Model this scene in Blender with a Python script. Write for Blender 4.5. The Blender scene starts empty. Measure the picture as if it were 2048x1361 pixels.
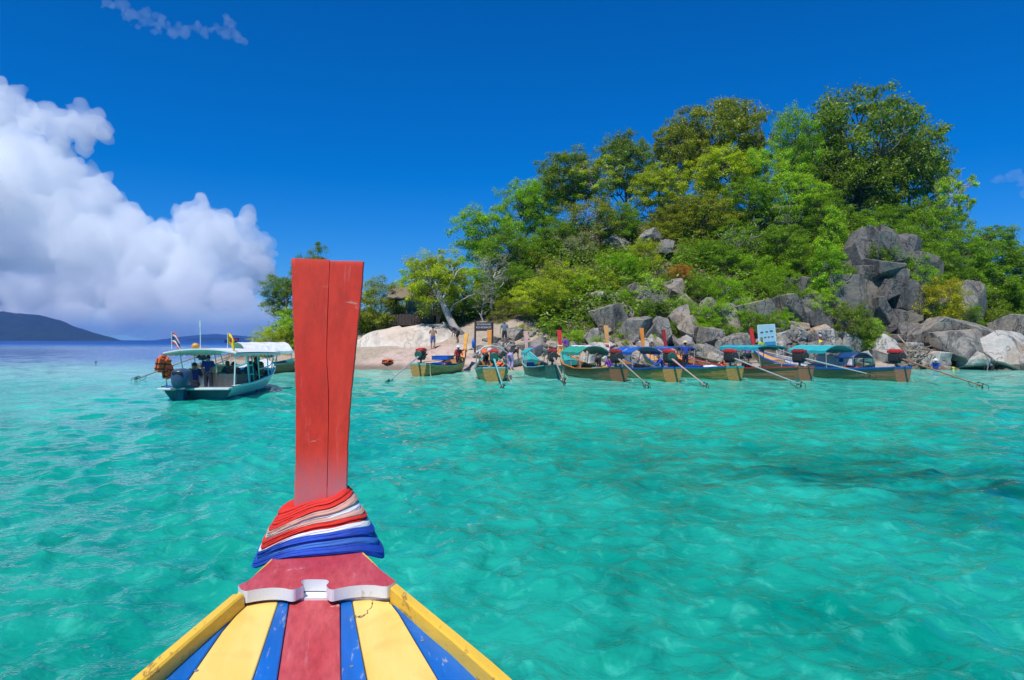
import bpy, bmesh, math, random
import numpy as np
from mathutils import Vector, Matrix, noise as mnoise

scene = bpy.context.scene
COL = scene.collection
rnd = random.Random(7)
PI = math.pi

# ------------------------------------------------------------------ camera, sky, sun, exposure
CAM_H = 2.1
FPX = 1365.0                                   # focal length in photo pixels (2048 wide)
cam_d = bpy.data.cameras.new('camera'); cam = bpy.data.objects.new('camera', cam_d); COL.objects.link(cam)
cam.location = (0, 0, CAM_H); cam.rotation_euler = (math.radians(90), 0, 0)
cam_d.sensor_width = 36.0; cam_d.lens = 24.0; cam_d.clip_start = 0.05; cam_d.clip_end = 40000
scene.camera = cam

SUN_EL = math.radians(63); SUN_AZ = math.radians(205)     # azimuth clockwise from +Y: behind the camera, to the left
sun_dir = Vector((math.sin(SUN_AZ)*math.cos(SUN_EL), math.cos(SUN_AZ)*math.cos(SUN_EL), math.sin(SUN_EL)))
world = bpy.data.worlds.new('World'); scene.world = world; world.use_nodes = True
wn = world.node_tree.nodes; wl = world.node_tree.links
sky = wn.new('ShaderNodeTexSky'); sky.sky_type = 'NISHITA'; sky.sun_disc = False
sky.sun_elevation = SUN_EL; sky.sun_rotation = SUN_AZ
sky.altitude = 0; sky.air_density = 1.0; sky.dust_density = 0.0; sky.ozone_density = 3.0
tint = wn.new('ShaderNodeMix'); tint.data_type = 'RGBA'; tint.blend_type = 'MULTIPLY'; tint.inputs[0].default_value = 1.0
tint.inputs[7].default_value = (.37, .65, 1.08, 1)         # deep polarised tropical blue, the same all over the sky
wl.new(sky.outputs[0], tint.inputs[6])
hsv = wn.new('ShaderNodeHueSaturation'); hsv.inputs['Saturation'].default_value = 1.15; hsv.inputs['Value'].default_value = 1.0
wl.new(tint.outputs[2], hsv.inputs['Color'])
bg = wn['Background']; bg.inputs['Strength'].default_value = 0.112
wl.new(hsv.outputs[0], bg.inputs['Color'])

sun_d = bpy.data.lights.new('sun', 'SUN'); sun_d.energy = 4.8; sun_d.angle = math.radians(0.5); sun_d.color = (1.0, 0.965, 0.91)
sun = bpy.data.objects.new('sun', sun_d); COL.objects.link(sun); sun.location = (-30, -40, 80)
sun.rotation_euler = sun_dir.to_track_quat('Z', 'Y').to_euler()

vs = scene.view_settings
vs.view_transform = 'Standard'; vs.look = 'None'; vs.exposure = 0.0; vs.gamma = 1.0; vs.use_curve_mapping = False
scene.render.engine = 'CYCLES'
cy = scene.cycles
cy.use_denoising = True; cy.denoiser = 'OPENIMAGEDENOISE'; cy.denoising_input_passes = 'RGB_ALBEDO_NORMAL'
cy.max_bounces = 38; cy.diffuse_bounces = 2; cy.glossy_bounces = 3; cy.transmission_bounces = 4
cy.transparent_max_bounces = 8; cy.volume_bounces = 36
cy.caustics_reflective = False; cy.caustics_refractive = False
cy.sample_clamp_indirect = 6.0; cy.sample_clamp_direct = 5.0; cy.use_adaptive_sampling = True; cy.adaptive_threshold = 0.015

# ------------------------------------------------------------------ helpers
def at(px, py, Y):
    """world point seen at photo pixel (px, py) when it stands Y metres ahead"""
    return Vector(((px-1024)/FPX*Y, Y, CAM_H + (680.5-py)/FPX*Y))
def xof(px, Y): return (px-1024)/FPX*Y
def zof(py, Y): return CAM_H + (680.5-py)/FPX*Y
def sstep(a, b, x):
    t = np.clip((np.asarray(x, float)-a)/(b-a), 0, 1); return t*t*(3-2*t)

class N:
    """small node-graph helper"""
    def __init__(s, name):
        s.m = bpy.data.materials.new(name); s.m.use_nodes = True
        s.nt = s.m.node_tree; s.nd = s.nt.nodes; s.lk = s.nt.links
        s.bsdf = s.nd['Principled BSDF']; s.out = s.nd['Material Output']
        s._tc = None
    def new(s, t, **kw):
        n = s.nd.new(t)
        for k, v in kw.items(): setattr(n, k, v)
        return n
    def put(s, sock, v):
        if hasattr(v, 'is_linked') or isinstance(v, bpy.types.NodeSocket): s.lk.new(v, sock)
        elif isinstance(v, (tuple, list)) and len(v) == 3 and sock.type == 'RGBA': sock.default_value = (*v, 1)
        else: sock.default_value = v
    def coord(s, kind='Object', scale=None, rot=None):
        if s._tc is None: s._tc = s.new('ShaderNodeTexCoord')
        o = s._tc.outputs[kind]
        if scale is None and rot is None: return o
        mp = s.new('ShaderNodeMapping'); s.lk.new(o, mp.inputs[0])
        if scale is not None: mp.inputs['Scale'].default_value = scale
        if rot is not None: mp.inputs['Rotation'].default_value = rot
        return mp.outputs[0]
    def pos(s, scale=None):
        g = s.new('ShaderNodeNewGeometry').outputs['Position']
        if scale is None: return g
        mp = s.new('ShaderNodeMapping'); s.lk.new(g, mp.inputs[0]); mp.inputs['Scale'].default_value = scale
        return mp.outputs[0]
    def noise(s, scale, detail=4, rough=.55, vec=None, dist=0.0, out='Fac'):
        n = s.new('ShaderNodeTexNoise'); n.inputs['Scale'].default_value = scale; n.inputs['Detail'].default_value = detail
        n.inputs['Roughness'].default_value = rough; n.inputs['Distortion'].default_value = dist
        s.lk.new(vec if vec is not None else s.coord(), n.inputs['Vector']); return n.outputs[out]
    def voro(s, scale, vec=None, feature='F1', rnd=1.0, out='Distance'):
        n = s.new('ShaderNodeTexVoronoi', feature=feature); n.inputs['Scale'].default_value = scale
        n.inputs['Randomness'].default_value = rnd
        s.lk.new(vec if vec is not None else s.coord(), n.inputs['Vector']); return n.outputs[out]
    def ramp(s, fac, stops, interp='LINEAR'):
        r = s.new('ShaderNodeValToRGB'); r.color_ramp.interpolation = interp; e = r.color_ramp.elements
        while len(e) < len(stops): e.new(.5)
        for el, (p, c) in zip(e, stops):
            el.position = p; el.color = (c, c, c, 1) if isinstance(c, (int, float)) else (*c, 1)
        s.lk.new(fac, r.inputs[0]); return r.outputs[0]
    def mix(s, fac, a, b, blend='MIX'):
        m = s.new('ShaderNodeMix', data_type='RGBA', blend_type=blend)
        s.put(m.inputs[0], fac); s.put(m.inputs[6], a); s.put(m.inputs[7], b); return m.outputs[2]
    def math(s, op, a, b=None, clamp=False):
        m = s.new('ShaderNodeMath', operation=op, use_clamp=clamp); s.put(m.inputs[0], a)
        if b is not None: s.put(m.inputs[1], b)
        return m.outputs[0]
    def maprange(s, v, a, b, c=0., d=1.):
        m = s.new('ShaderNodeMapRange'); s.put(m.inputs[0], v)
        for i, x in enumerate((a, b, c, d)): m.inputs[i+1].default_value = x
        m.interpolation_type = 'SMOOTHSTEP'; return m.outputs[0]
    def sep(s, v):
        x = s.new('ShaderNodeSeparateXYZ'); s.lk.new(v, x.inputs[0]); return x.outputs
    def bump(s, h, strength=.3, dist=.02, normal=None):
        b = s.new('ShaderNodeBump'); b.inputs['Strength'].default_value = strength; b.inputs['Distance'].default_value = dist
        s.lk.new(h, b.inputs['Height'])
        if normal is not None: s.lk.new(normal, b.inputs['Normal'])
        return b.outputs[0]
    def set(s, **kw):
        names = dict(color='Base Color', rough='Roughness', normal='Normal', metal='Metallic', spec='Specular IOR Level', ior='IOR', coat='Coat Weight')
        for k, v in kw.items(): s.put(s.bsdf.inputs[names[k]], v)
        return s.m

MATS = {}
def paint(key, col, rough=.42, var=.18, wear=None, wear_amt=.0, scale=3.0, bump=.12, grain=None):
    """painted or plain surface: mottled colour, fine relief, chips that show another colour"""
    if key in MATS: return MATS[key]
    n = N(key)
    vec = n.coord() if grain is None else n.coord(scale=grain)
    a = n.noise(scale, 5, .6, vec); b = n.noise(scale*9, 3, .6, vec)
    dark = tuple(c*(1-var) for c in col); lite = tuple(min(1, c*(1+var*.6)+.01*var) for c in col)
    c = n.mix(n.ramp(a, [(.3, 0.), (.7, 1.)]), dark, lite)
    if wear is not None and wear_amt > 0:
        w = n.noise(scale*4, 8, .7, vec, .3)
        c = n.mix(n.ramp(w, [(.62-wear_amt*.2, 0.), (.68-wear_amt*.18, 1.)]), c, wear)
    h = n.math('ADD', a, n.math('MULTIPLY', b, .4))
    MATS[key] = n.set(color=c, rough=n.ramp(b, [(.2, max(.05, rough-.1)), (.8, min(1, rough+.14))]), normal=n.bump(h, bump, .01))
    return MATS[key]

class MB:
    """collects shapes for ONE mesh object"""
    def __init__(s): s.v = []; s.f = []; s.mi = []
    def add(s, verts, faces, mi=0):
        o = len(s.v); s.v.extend([tuple(map(float, p)) for p in verts]); s.f.extend([tuple(i+o for i in f) for f in faces]); s.mi.extend([mi]*len(faces)); return s
    def box(s, c, d, rz=0., mi=0, taper=1.0, rx=0., ry=0.):
        M = Matrix.Translation(Vector(c)) @ Matrix.Rotation(rz, 4, 'Z') @ Matrix.Rotation(ry, 4, 'Y') @ Matrix.Rotation(rx, 4, 'X')
        x, y, z = d[0]/2, d[1]/2, d[2]/2; t = taper
        P = [(-x,-y,-z),(x,-y,-z),(x,y,-z),(-x,y,-z),(-x*t,-y*t,z),(x*t,-y*t,z),(x*t,y*t,z),(-x*t,y*t,z)]
        return s.add([M @ Vector(p) for p in P], [(0,3,2,1),(4,5,6,7),(0,1,5,4),(1,2,6,5),(2,3,7,6),(3,0,4,7)], mi)
    def bbox(s, c, d, bev=.02, rz=0., mi=0, rx=0., ry=0.):
        """box with chamfered edges"""
        bm = bmesh.new(); bmesh.ops.create_cube(bm, size=1.0)
        for v in bm.verts: v.co = Vector((v.co.x*d[0], v.co.y*d[1], v.co.z*d[2]))
        bmesh.ops.bevel(bm, geom=bm.edges[:], offset=min(bev, min(d)*.45), segments=2, profile=.6, affect='EDGES')
        M = Matrix.Translation(Vector(c)) @ Matrix.Rotation(rz, 4, 'Z') @ Matrix.Rotation(ry, 4, 'Y') @ Matrix.Rotation(rx, 4, 'X')
        bm.verts.index_update()
        s.add([M @ v.co for v in bm.verts], [[v.index for v in f.verts] for f in bm.faces], mi); bm.free(); return s
    def tube(s, pts, r, n=8, mi=0, cap=True):
        pts = [Vector(p) for p in pts]; rs = r if isinstance(r, (list, tuple)) else [r]*len(pts)
        V = []; F = []; up = Vector((0, 0, 1)); prev = None
        for i, p in enumerate(pts):
            d = (pts[min(i+1, len(pts)-1)]-pts[max(i-1, 0)])
            d = d.normalized() if d.length > 1e-9 else Vector((0, 0, 1))
            if prev is None:
                a = d.cross(up if abs(d.z) < .95 else Vector((1, 0, 0))).normalized()
            else:
                a = (prev - d*prev.dot(d)); a = a.normalized() if a.length > 1e-6 else d.orthogonal().normalized()
            prev = a; b = d.cross(a)
            for k in range(n):
                t = 2*PI*k/n; V.append(p + (a*math.cos(t)+b*math.sin(t))*rs[i])
        for i in range(len(pts)-1):
            for k in range(n):
                k2 = (k+1) % n; F.append((i*n+k, i*n+k2, (i+1)*n+k2, (i+1)*n+k))
        if cap:
            F.append(tuple(range(n-1, -1, -1))); F.append(tuple((len(pts)-1)*n+k for k in range(n)))
        return s.add(V, F, mi)
    def lathe(s, prof, c=(0, 0, 0), n=14, mi=0, M=None):
        V = []; F = []
        M = M or Matrix.Identity(4)
        for (r, z) in prof:
            for k in range(n):
                t = 2*PI*k/n; V.append(Vector(c) + (M @ Vector((r*math.cos(t), r*math.sin(t), z))))
        for i in range(len(prof)-1):
            for k in range(n):
                k2 = (k+1) % n; F.append((i*n+k, i*n+k2, (i+1)*n+k2, (i+1)*n+k))
        F.append(tuple(range(n-1, -1, -1))); F.append(tuple((len(prof)-1)*n+k for k in range(n)))
        return s.add(V, F, mi)
    def grid(s, G, mi=0, closed=False):
        """G: rows of points"""
        r = len(G); c = len(G[0]); V = [p for row in G for p in row]; F = []
        for i in range(r-1):
            for j in range(c if closed else c-1):
                j2 = (j+1) % c; F.append((i*c+j, i*c+j2, (i+1)*c+j2, (i+1)*c+j))
        return s.add(V, F, mi)
    def prism(s, poly, z0, z1, mi=0):
        n = len(poly); V = [(x, y, z0) for x, y in poly]+[(x, y, z1) for x, y in poly]
        F = [tuple(range(n-1, -1, -1)), tuple(range(n, 2*n))]+[(i, (i+1) % n, n+(i+1) % n, n+i) for i in range(n)]
        return s.add(V, F, mi)
    def mesh(s, name, mats, smooth=False):
        me = bpy.data.meshes.new(name); me.from_pydata(s.v, [], s.f)
        for m in (mats if isinstance(mats, (list, tuple)) else [mats]): me.materials.append(m)
        if len(set(s.mi)) > 1: me.polygons.foreach_set('material_index', s.mi)
        if smooth: me.polygons.foreach_set('use_smooth', [True]*len(s.f))
        me.update(); return me
    def build(s, name, mats, parent=None, smooth=False, loc=None):
        return link(name, s.mesh(name, mats, smooth), parent, loc)

def link(name, data, parent=None, loc=None):
    o = bpy.data.objects.new(name, data); COL.objects.link(o)
    if parent is not None: o.parent = parent
    if loc is not None: o.location = loc
    return o
def tag(o, label=None, cat=None, group=None, kind=None):
    if label: o['label'] = label
    if cat: o['category'] = cat
    if group: o['group'] = group
    if kind: o['kind'] = kind
    return o
def thing(name, label, cat, loc=(0, 0, 0), rz=0., group=None):
    o = bpy.data.objects.new(name, None); COL.objects.link(o); o.location = loc; o.rotation_euler = (0, 0, rz)
    o.empty_display_size = .2
    return tag(o, label, cat, group)
def smooth_by_angle(me, deg=35):
    """smooth shading with sharp edges over the angle"""
    me.polygons.foreach_set('use_smooth', [True]*len(me.polygons))
    bm = bmesh.new(); bm.from_mesh(me); lim = math.radians(deg)
    for e in bm.edges:
        e.smooth = not (len(e.link_faces) == 2 and e.calc_face_angle(0) > lim)
    bm.to_mesh(me); bm.free()
def np_mesh(name, V, F, mat=None, smooth=False):
    """fast mesh from arrays; F is (n,k)"""
    me = bpy.data.meshes.new(name); V = np.asarray(V, np.float32); F = np.asarray(F, np.int32); k = F.shape[1]
    me.vertices.add(len(V)); me.vertices.foreach_set('co', V.ravel())
    me.loops.add(F.size); me.loops.foreach_set('vertex_index', F.ravel())
    me.polygons.add(len(F)); me.polygons.foreach_set('loop_start', np.arange(0, F.size, k, dtype=np.int32))
    if smooth: me.polygons.foreach_set('use_smooth', np.ones(len(F), bool))
    if mat is not None: me.materials.append(mat)
    me.update(calc_edges=True); return me
# ------------------------------------------------------------------ the sea
def sea_material():
    n = N('sea_water')
    p = n.pos(); x, y, z = n.sep(p)
    # body colour of the water itself: pale over the shoal at the beach, turquoise over sand, dark over weed, blue where it drops off
    warp = n.noise(.045, 4, .6, p); warp2 = n.noise(.16, 4, .6, p)
    off = n.math('ADD', y, n.math('MULTIPLY', n.math('SUBTRACT', warp, .5), 34.))
    lagoon = n.ramp(n.maprange(off, 3., 44.), [(0., (.001, .315, .225)), (.3, (.002, .40, .28)), (.62, (.010, .485, .345)), (.86, (.075, .55, .43)), (1., (.20, .63, .51))])
    # the bottom as it shows through: sand, darker weedy ground, with caustic light painted in as pale mottling and flecks
    mott = n.noise(.42, 7, .64, n.pos((1., .75, 1.)), .4)
    lagoon = n.mix(n.ramp(mott, [(.34, 0.), (.64, 1.)]), n.mix(.5, lagoon, (.0, .12, .085)), n.mix(.22, lagoon, (.08, .62, .46)))
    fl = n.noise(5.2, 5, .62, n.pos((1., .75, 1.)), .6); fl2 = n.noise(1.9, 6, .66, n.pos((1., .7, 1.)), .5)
    lagoon = n.mix(n.math('MULTIPLY', n.ramp(fl, [(.54, 0.), (.72, 1.)]), .28), lagoon, (.12, .70, .52))  # bright caustic flecks, painted into the body colour
    lagoon = n.mix(n.math('MULTIPLY', n.ramp(fl2, [(.30, 1.), (.46, 0.)]), .55), lagoon, (.0, .11, .08))
    # weed patches on the right
    d = n.new('ShaderNodeVectorMath', operation='DISTANCE'); n.put(d.inputs[0], n.pos((.62, 1., 0.))); d.inputs[1].default_value = (4.0, 10.8, 0)
    weed = n.math('MULTIPLY', n.maprange(n.math('ADD', d.outputs['Value'], n.math('MULTIPLY', warp2, 4.5)), 7.5, 2.4), n.ramp(n.noise(.7, 5, .65, n.pos((.6, 1.2, 1.)), .8), [(.4, 0.), (.62, 1.)]))
    lagoon = n.mix(n.math('MULTIPLY', weed, .9), lagoon, (.0, .06, .045))
    # drop-off to deep blue: past about 45 m on the open side
    edge = n.math('ADD', n.math('ADD', y, n.math('MULTIPLY', x, -.18)), n.math('MULTIPLY', n.math('SUBTRACT', warp2, .5), 34.))
    deep = n.maprange(edge, 47., 92.)
    deep_c = n.mix(n.maprange(y, 60., 900.), (.002, .10, .32), (.001, .035, .20))
    body = n.mix(deep, lagoon, deep_c)
    # ripples finer than the mesh: smooth swell plus sharp-crested wavelets
    def crest(sc, stretch, dist): return n.math('SUBTRACT', 1., n.math('ABSOLUTE', n.math('MULTIPLY', n.math('SUBTRACT', n.noise(sc, 2, .5, n.pos(stretch), dist), .5), 3.2)))
    r1 = n.noise(3.2, 3, .55, n.pos((1., 1.3, 1.)), .3)
    c1 = crest(4.2, (1., 1.5, 1.), .4); c2 = crest(9.5, (1., 1.4, 1.), .4); r3 = n.noise(30., 2, .5, p, .2)
    h = n.math('ADD', n.math('MULTIPLY', r1, 1.15), n.math('ADD', n.math('MULTIPLY', c1, .12), n.math('ADD', n.math('MULTIPLY', c2, .07), n.math('MULTIPLY', r3, .07))))
    nrm = n.bump(h, .72, .062)
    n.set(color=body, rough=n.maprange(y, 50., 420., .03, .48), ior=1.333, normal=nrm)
    return n.m

def wave_field(X, Y, sp):
    """small crossed chop; sp = mesh spacing there, waves it cannot carry are dropped"""
    rs = np.random.RandomState(5); Z = np.zeros_like(X); DX = np.zeros_like(X); DY = np.zeros_like(X)
    lam = np.exp(np.linspace(math.log(.13), math.log(4.2), 96))
    for i, L in enumerate(lam):
        ang = rs.normal(math.radians((75, 130, 40)[i % 3]), .55); k = 2*PI/L
        amp = (.0062*L if L < .6 else .0062*.6*(L/.6)**.42)*rs.uniform(.6, 1.35)*(1.2 if .4 < L < 1.2 else 1.35 if L < .4 else .9)
        ph = rs.uniform(0, 2*PI); w = np.clip((L/sp-2.6)/2.5, 0, 1)
        # wandering phase breaks up the straight crests
        wob = .9*np.sin(.21*X+.13*Y+i)+.7*np.sin(-.17*X+.29*Y+2.1*i)
        t = k*(X*math.cos(ang)+Y*math.sin(ang))+ph+wob
        Z += w*amp*np.sin(t); q = .8*amp*w
        DX += q*math.cos(ang)*np.cos(t); DY += q*math.sin(ang)*np.cos(t)
    return DX, DY, Z

def build_sea():
    r = [1.0]
    while r[-1] < 190: r.append(r[-1]+max(.03, .0062*r[-1]))
    r += [230, 300, 420, 650, 1100, 2000, 4000, 7200]; r = np.array(r)
    fine = np.arange(-.92, .9201, .0042); coarse = np.linspace(.92, 2*PI-.92, 40)[1:-1]
    a = np.concatenate([fine, coarse]); na = len(a); nr = len(r)
    A, R = np.meshgrid(a, r); X = R*np.sin(A); Y = R*np.cos(A)
    sp = np.maximum(np.maximum(.03, .0062*R), .0042*R)
    fade = (1-sstep(110, 185, R))*(1-sstep(.80, .9, np.where(A > PI, 2*PI-A, np.abs(A))))
    DX, DY, Z = wave_field(X, Y, sp)
    X = X+DX*fade; Y = Y+DY*fade; Z = Z*fade
    V = np.stack([X, Y, Z], -1).reshape(-1, 3); V = np.vstack([V, [[0, 0, 0]]]); c = len(V)-1
    i, j = np.meshgrid(np.arange(nr-1), np.arange(na), indexing='ij'); j2 = (j+1) % na
    F = np.stack([i*na+j, i*na+j2, (i+1)*na+j2, (i+1)*na+j], -1).reshape(-1, 4)[:, ::-1]
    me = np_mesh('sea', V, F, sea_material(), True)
    bm = bmesh.new(); bm.from_mesh(me); bm.verts.ensure_lookup_table()
    for k in range(na): bm.faces.new((bm.verts[c], bm.verts[(k+1) % na], bm.verts[k])).smooth = True
    bm.to_mesh(me); bm.free()
    tag(link('sea', me), kind='structure')
build_sea()
# ------------------------------------------------------------------ clouds
def cloud_mat(name, dens, col=(.988, .998, 1), aniso=-.32):
    n = N(name); n.nd.remove(n.bsdf)
    v = n.new('ShaderNodeVolumePrincipled'); v.inputs['Density'].default_value = dens; v.inputs['Color'].default_value = (*col, 1)
    v.inputs['Anisotropy'].default_value = aniso
    n.lk.new(v.outputs[0], n.out.inputs['Volume']); return n.m
SPH = {}
for q_ in (2, 3):
    b_ = bmesh.new(); bmesh.ops.create_icosphere(b_, subdivisions=q_, radius=1.); b_.verts.index_update()
    SPH[q_] = (np.array([v.co[:] for v in b_.verts]), np.array([[v.index for v in f.verts] for f in b_.faces])); b_.free()
def cloud(name, label, puffs, dist, mat, seed=0, voxel=11., disp=((170., 70.), (64., 34.), (26., 15.))):
    """puffs: (px, py, radius in px, depth factor) -> one closed billowing body"""
    rs = random.Random(seed); s = dist/FPX; VV = []; FF = []; no_ = 0
    for (px, py, rp, *rest) in puffs:
        k = 7 if rp > 12 else 1; SV, SF = SPH[3 if rp > 12 else 2]
        for q in range(k+1):
            r = rp*s*(1 if q == 0 else rs.uniform(.25, .55))
            c = at(px, py, dist)+Vector((0, rest[0]*s if rest else rs.uniform(-.6, .6)*rp*s, 0))
            if q:
                t = Vector((rs.gauss(0, 1), rs.gauss(-.5, 1), rs.gauss(.25, .8))).normalized(); c = c+t*rp*s*.85
            VV.append(SV*np.array([1.1*r, r, .88*r])+np.array(c)); FF.append(SF+no_); no_ += len(SV)
    me = np_mesh(name, np.vstack(VV), np.vstack(FF))
    o = link(name, me)
    md = o.modifiers.new('remesh', 'REMESH'); md.mode = 'VOXEL'; md.voxel_size = voxel*dist/4200.
    dg = bpy.context.evaluated_depsgraph_get(); me2 = bpy.data.meshes.new_from_object(o.evaluated_get(dg)); o.modifiers.clear()
    nv = len(me2.vertices); co = np.empty(nv*3, np.float32); me2.vertices.foreach_get('co', co); co = co.reshape(-1, 3)
    no = np.empty(nv*3, np.float32); me2.vertices.foreach_get('normal', no); no = no.reshape(-1, 3)
    out = co.copy()
    for i in range(nv):
        p = Vector(co[i]); d = 0.
        for (w, a) in disp:
            w *= dist/4200.; a *= dist/4200.
            d += a*(3.0*abs(mnoise.noise(p/w))-.55)
        out[i] = co[i]+no[i]*d*.8
    me2.vertices.foreach_set('co', out.ravel()); me2.materials.clear(); me2.materials.append(mat)
    me2.polygons.foreach_set('use_smooth', [True]*len(me2.polygons)); me2.update()
    o.data = me2; bpy.data.meshes.remove(me)
    md = o.modifiers.new('remesh', 'REMESH'); md.mode = 'VOXEL'; md.voxel_size = voxel*1.15*dist/4200.      # heals folds left by the displacement
    dg = bpy.context.evaluated_depsgraph_get(); me3 = bpy.data.meshes.new_from_object(o.evaluated_get(dg)); o.modifiers.clear(); o.data = me3; bpy.data.meshes.remove(me2)
    me3.materials.clear(); me3.materials.append(mat); me3.polygons.foreach_set('use_smooth', [True]*len(me3.polygons)); me3.name = name
    tag(o, label, 'cloud', 'clouds over the open sea')
    return o
D = 9500.; K = D/4200.
CU = cloud_mat('cumulus_vapour', .0075/K)

cloud('cumulus_cloud', 'towering white cumulus bank filling the sky above the blue headland', [
    (-120, 420, 150), (-40, 380, 110), (20, 350, 75), (70, 340, 65), (120, 375, 70), (165, 405, 55), (60, 430, 110), (150, 460, 85), (210, 440, 45),
    (235, 475, 48), (280, 470, 36), (320, 480, 36), (250, 520, 70), (330, 530, 55), (40, 520, 100), (140, 540, 80), (-60, 520, 120), (-160, 560, 140),
    (380, 470, 30), (385, 440, 30), (400, 425, 22), (420, 455, 32), (455, 470, 34), (490, 465, 30), (515, 490, 28), (470, 510, 45), (420, 530, 50), (500, 540, 38), (525, 560, 26),
    (360, 565, 42), (260, 570, 45), (200, 500, 75), (300, 500, 50), (100, 470, 95), (0, 460, 110), (350, 510, 45), (400, 500, 40), (450, 500, 40), (200, 560, 60), (80, 570, 70), (-20, 580, 80), (310, 560, 45), (430, 565, 36), (485, 570, 30)]+[(-120+44*i, 592+10*math.sin(i*1.9), 34+6*math.sin(i*2.7), -70-25*math.sin(i*1.3)) for i in range(15)], D, CU, 3)
cloud('cumulus_cloud', 'small white puff cloud above the cumulus bank at left', [
    (160, 258, 36), (190, 262, 24), (125, 262, 26), (165, 235, 22), (60, 230, 26), (35, 215, 24), (10, 200, 30), (-30, 230, 50)], D, CU, 4, 10.)
WI = cloud_mat('wisp_vapour', .0030/K)
def wisp(path, n, seed):
    rs = random.Random(seed); out = []
    for _ in range(n):
        t = rs.random()*(len(path)-1); i = int(t); f = t-i; a, b = path[i], path[i+1]; w = a[2]+(b[2]-a[2])*f
        out.append((a[0]+(b[0]-a[0])*f+rs.gauss(0, w*.5), a[1]+(b[1]-a[1])*f+rs.gauss(0, w*.38), rs.uniform(2.6, 6.)))
    return out
cloud('wispy_cloud', 'thin torn wisp of cloud high in the blue sky', wisp([(205, 8, 8), (235, 12, 16), (262, 36, 14), (300, 42, 6), (328, 62, 16), (365, 58, 9), (405, 57, 7), (445, 62, 12), (470, 70, 10), (492, 90, 4)], 150, 3)+wisp([(262, 30, 5), (300, 25, 5), (330, 40, 5)], 25, 4)+wisp([(452, 34, 3), (462, 50, 6), (475, 72, 7)], 30, 5), D, WI, 6, 7., ((60., 22.), (22., 14.), (9., 8.)))
cloud('wispy_cloud', 'pale smudge of cloud in the sky right of the island', wisp([(1985, 362, 5), (2015, 356, 14), (2040, 352, 8), (2062, 385, 16), (2100, 390, 24)], 110, 8), D, WI, 7, 8., ((60., 18.), (22., 10.)))
ST = cloud_mat('stratus_vapour', .0022/K, (.95, .97, 1.))
ST2 = cloud_mat('veil_vapour', .0055/K)
cloud('stratus_cloud', 'flat pale stratus band under the cumulus bank, low over the horizon', [
    (-140+52*i, 588+9*math.sin(i*1.7), 40) for i in range(13)], D*.88, ST, 8, 20., ((300., 60.), (100., 34.), (40., 14.)))
cloud('stratus_cloud', 'thin lowest veil of stratus just above the far islands', [
    (-140+52*i, 645+8*math.sin(i*2.3), 40) for i in range(14)], D*.92, ST2, 9, 24., ((300., 40.), (100., 20.)))
# ------------------------------------------------------------------ island terrain
def ridge_h(X): return np.interp(X, [-31, -27, -23, -17, -11, -8, -5, -1.5, 4, 9, 16, 22, 30, 36, 41, 46, 52, 60, 70, 82], [-2, .4, 2.0, 3.0, 3.4, 3.6, 5.0, 8.2, 12.2, 14.2, 15.5, 16.2, 16.0, 14.2, 11.8, 9.4, 7.0, 5.5, 4.5, -2])
def shore_y(X): return np.interp(X, [-31, -24, -16, -6, 0, 8, 16, 22, 27, 40, 60, 82], [62, 52, 49, 47.5, 46.5, 46.5, 47, 47.5, 48.5, 49.5, 52, 66])
def ridge_y(X): return np.interp(X, [-31, -18, -8, 0, 10, 25, 40, 55, 82], [64, 60, 60, 66, 71, 76, 74, 68, 74])
def fbm(X, Y, s, o=4, seed=0):
    rs = np.random.RandomState(seed); Z = 0; a = 1.
    for i in range(o):
        for _ in range(3):
            t = rs.uniform(0, 2*PI); p = rs.uniform(0, 6.28); Z = Z+a*np.sin((X*math.cos(t)+Y*math.sin(t))*s+p+1.3*np.sin((X*math.sin(t)-Y*math.cos(t))*s*.7+p*2))
        s *= 2.03; a *= .5
    return Z/3.
def ground(X, Y):
    X = np.asarray(X, float); Y = np.asarray(Y, float)
    sy = shore_y(X); ry = ridge_y(X); rh = ridge_h(X); by = ry+np.maximum(14, rh*2.2)
    t = np.clip((Y-sy)/(ry-sy), -1, 1); f = np.where(t > 0, np.clip(t, 0, 1)**1.08, t)
    z = -.15+np.where(t > 0, f*(rh+.15), t*3.)
    tb = np.clip((Y-ry)/(by-ry), 0, 1.6); z = np.where(Y > ry, rh-(rh+1.2)*(tb*tb*(3-2*np.minimum(tb, 1))), z)
    w = np.clip(z/3., 0, 1)
    z = z+w*(.55*fbm(X, Y, .35, 4, 2))+np.clip(z, 0, .6)*.22*fbm(X, Y, 1.6, 3, 4)
    return np.maximum(z, -3.)
def gz(x, y): return float(ground(x, y))

def soil_mat():
    n = N('island_soil'); p = n.pos(); z = n.sep(p)[2]
    a = n.noise(.5, 6, .62, p); b = n.noise(3.5, 6, .68, p); v = n.voro(.9, p, 'DISTANCE_TO_EDGE')
    sand = n.mix(n.ramp(b, [(.3, 0.), (.7, 1.)]), (.34, .26, .185), (.50, .41, .31))
    soil = n.mix(n.ramp(b, [(.35, 0.), (.7, 1.)]), (.07, .052, .035), (.20, .16, .11))
    xx = n.sep(p)[0]
    beach = n.math('MULTIPLY', n.maprange(xx, 7., 1.), n.maprange(xx, -21., -15.))
    lim = n.math('SUBTRACT', z, n.math('MULTIPLY', beach, 2.9))
    c = n.mix(n.ramp(n.math('ADD', n.maprange(lim, -.2, 1.4), n.math('MULTIPLY', n.math('SUBTRACT', a, .5), 1.2)), [(.35, 0.), (.65, 1.)]), sand, soil)
    return n.set(color=c, rough=.92, normal=n.bump(n.math('ADD', a, b), .8, .25))
SOIL = soil_mat()
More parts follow.
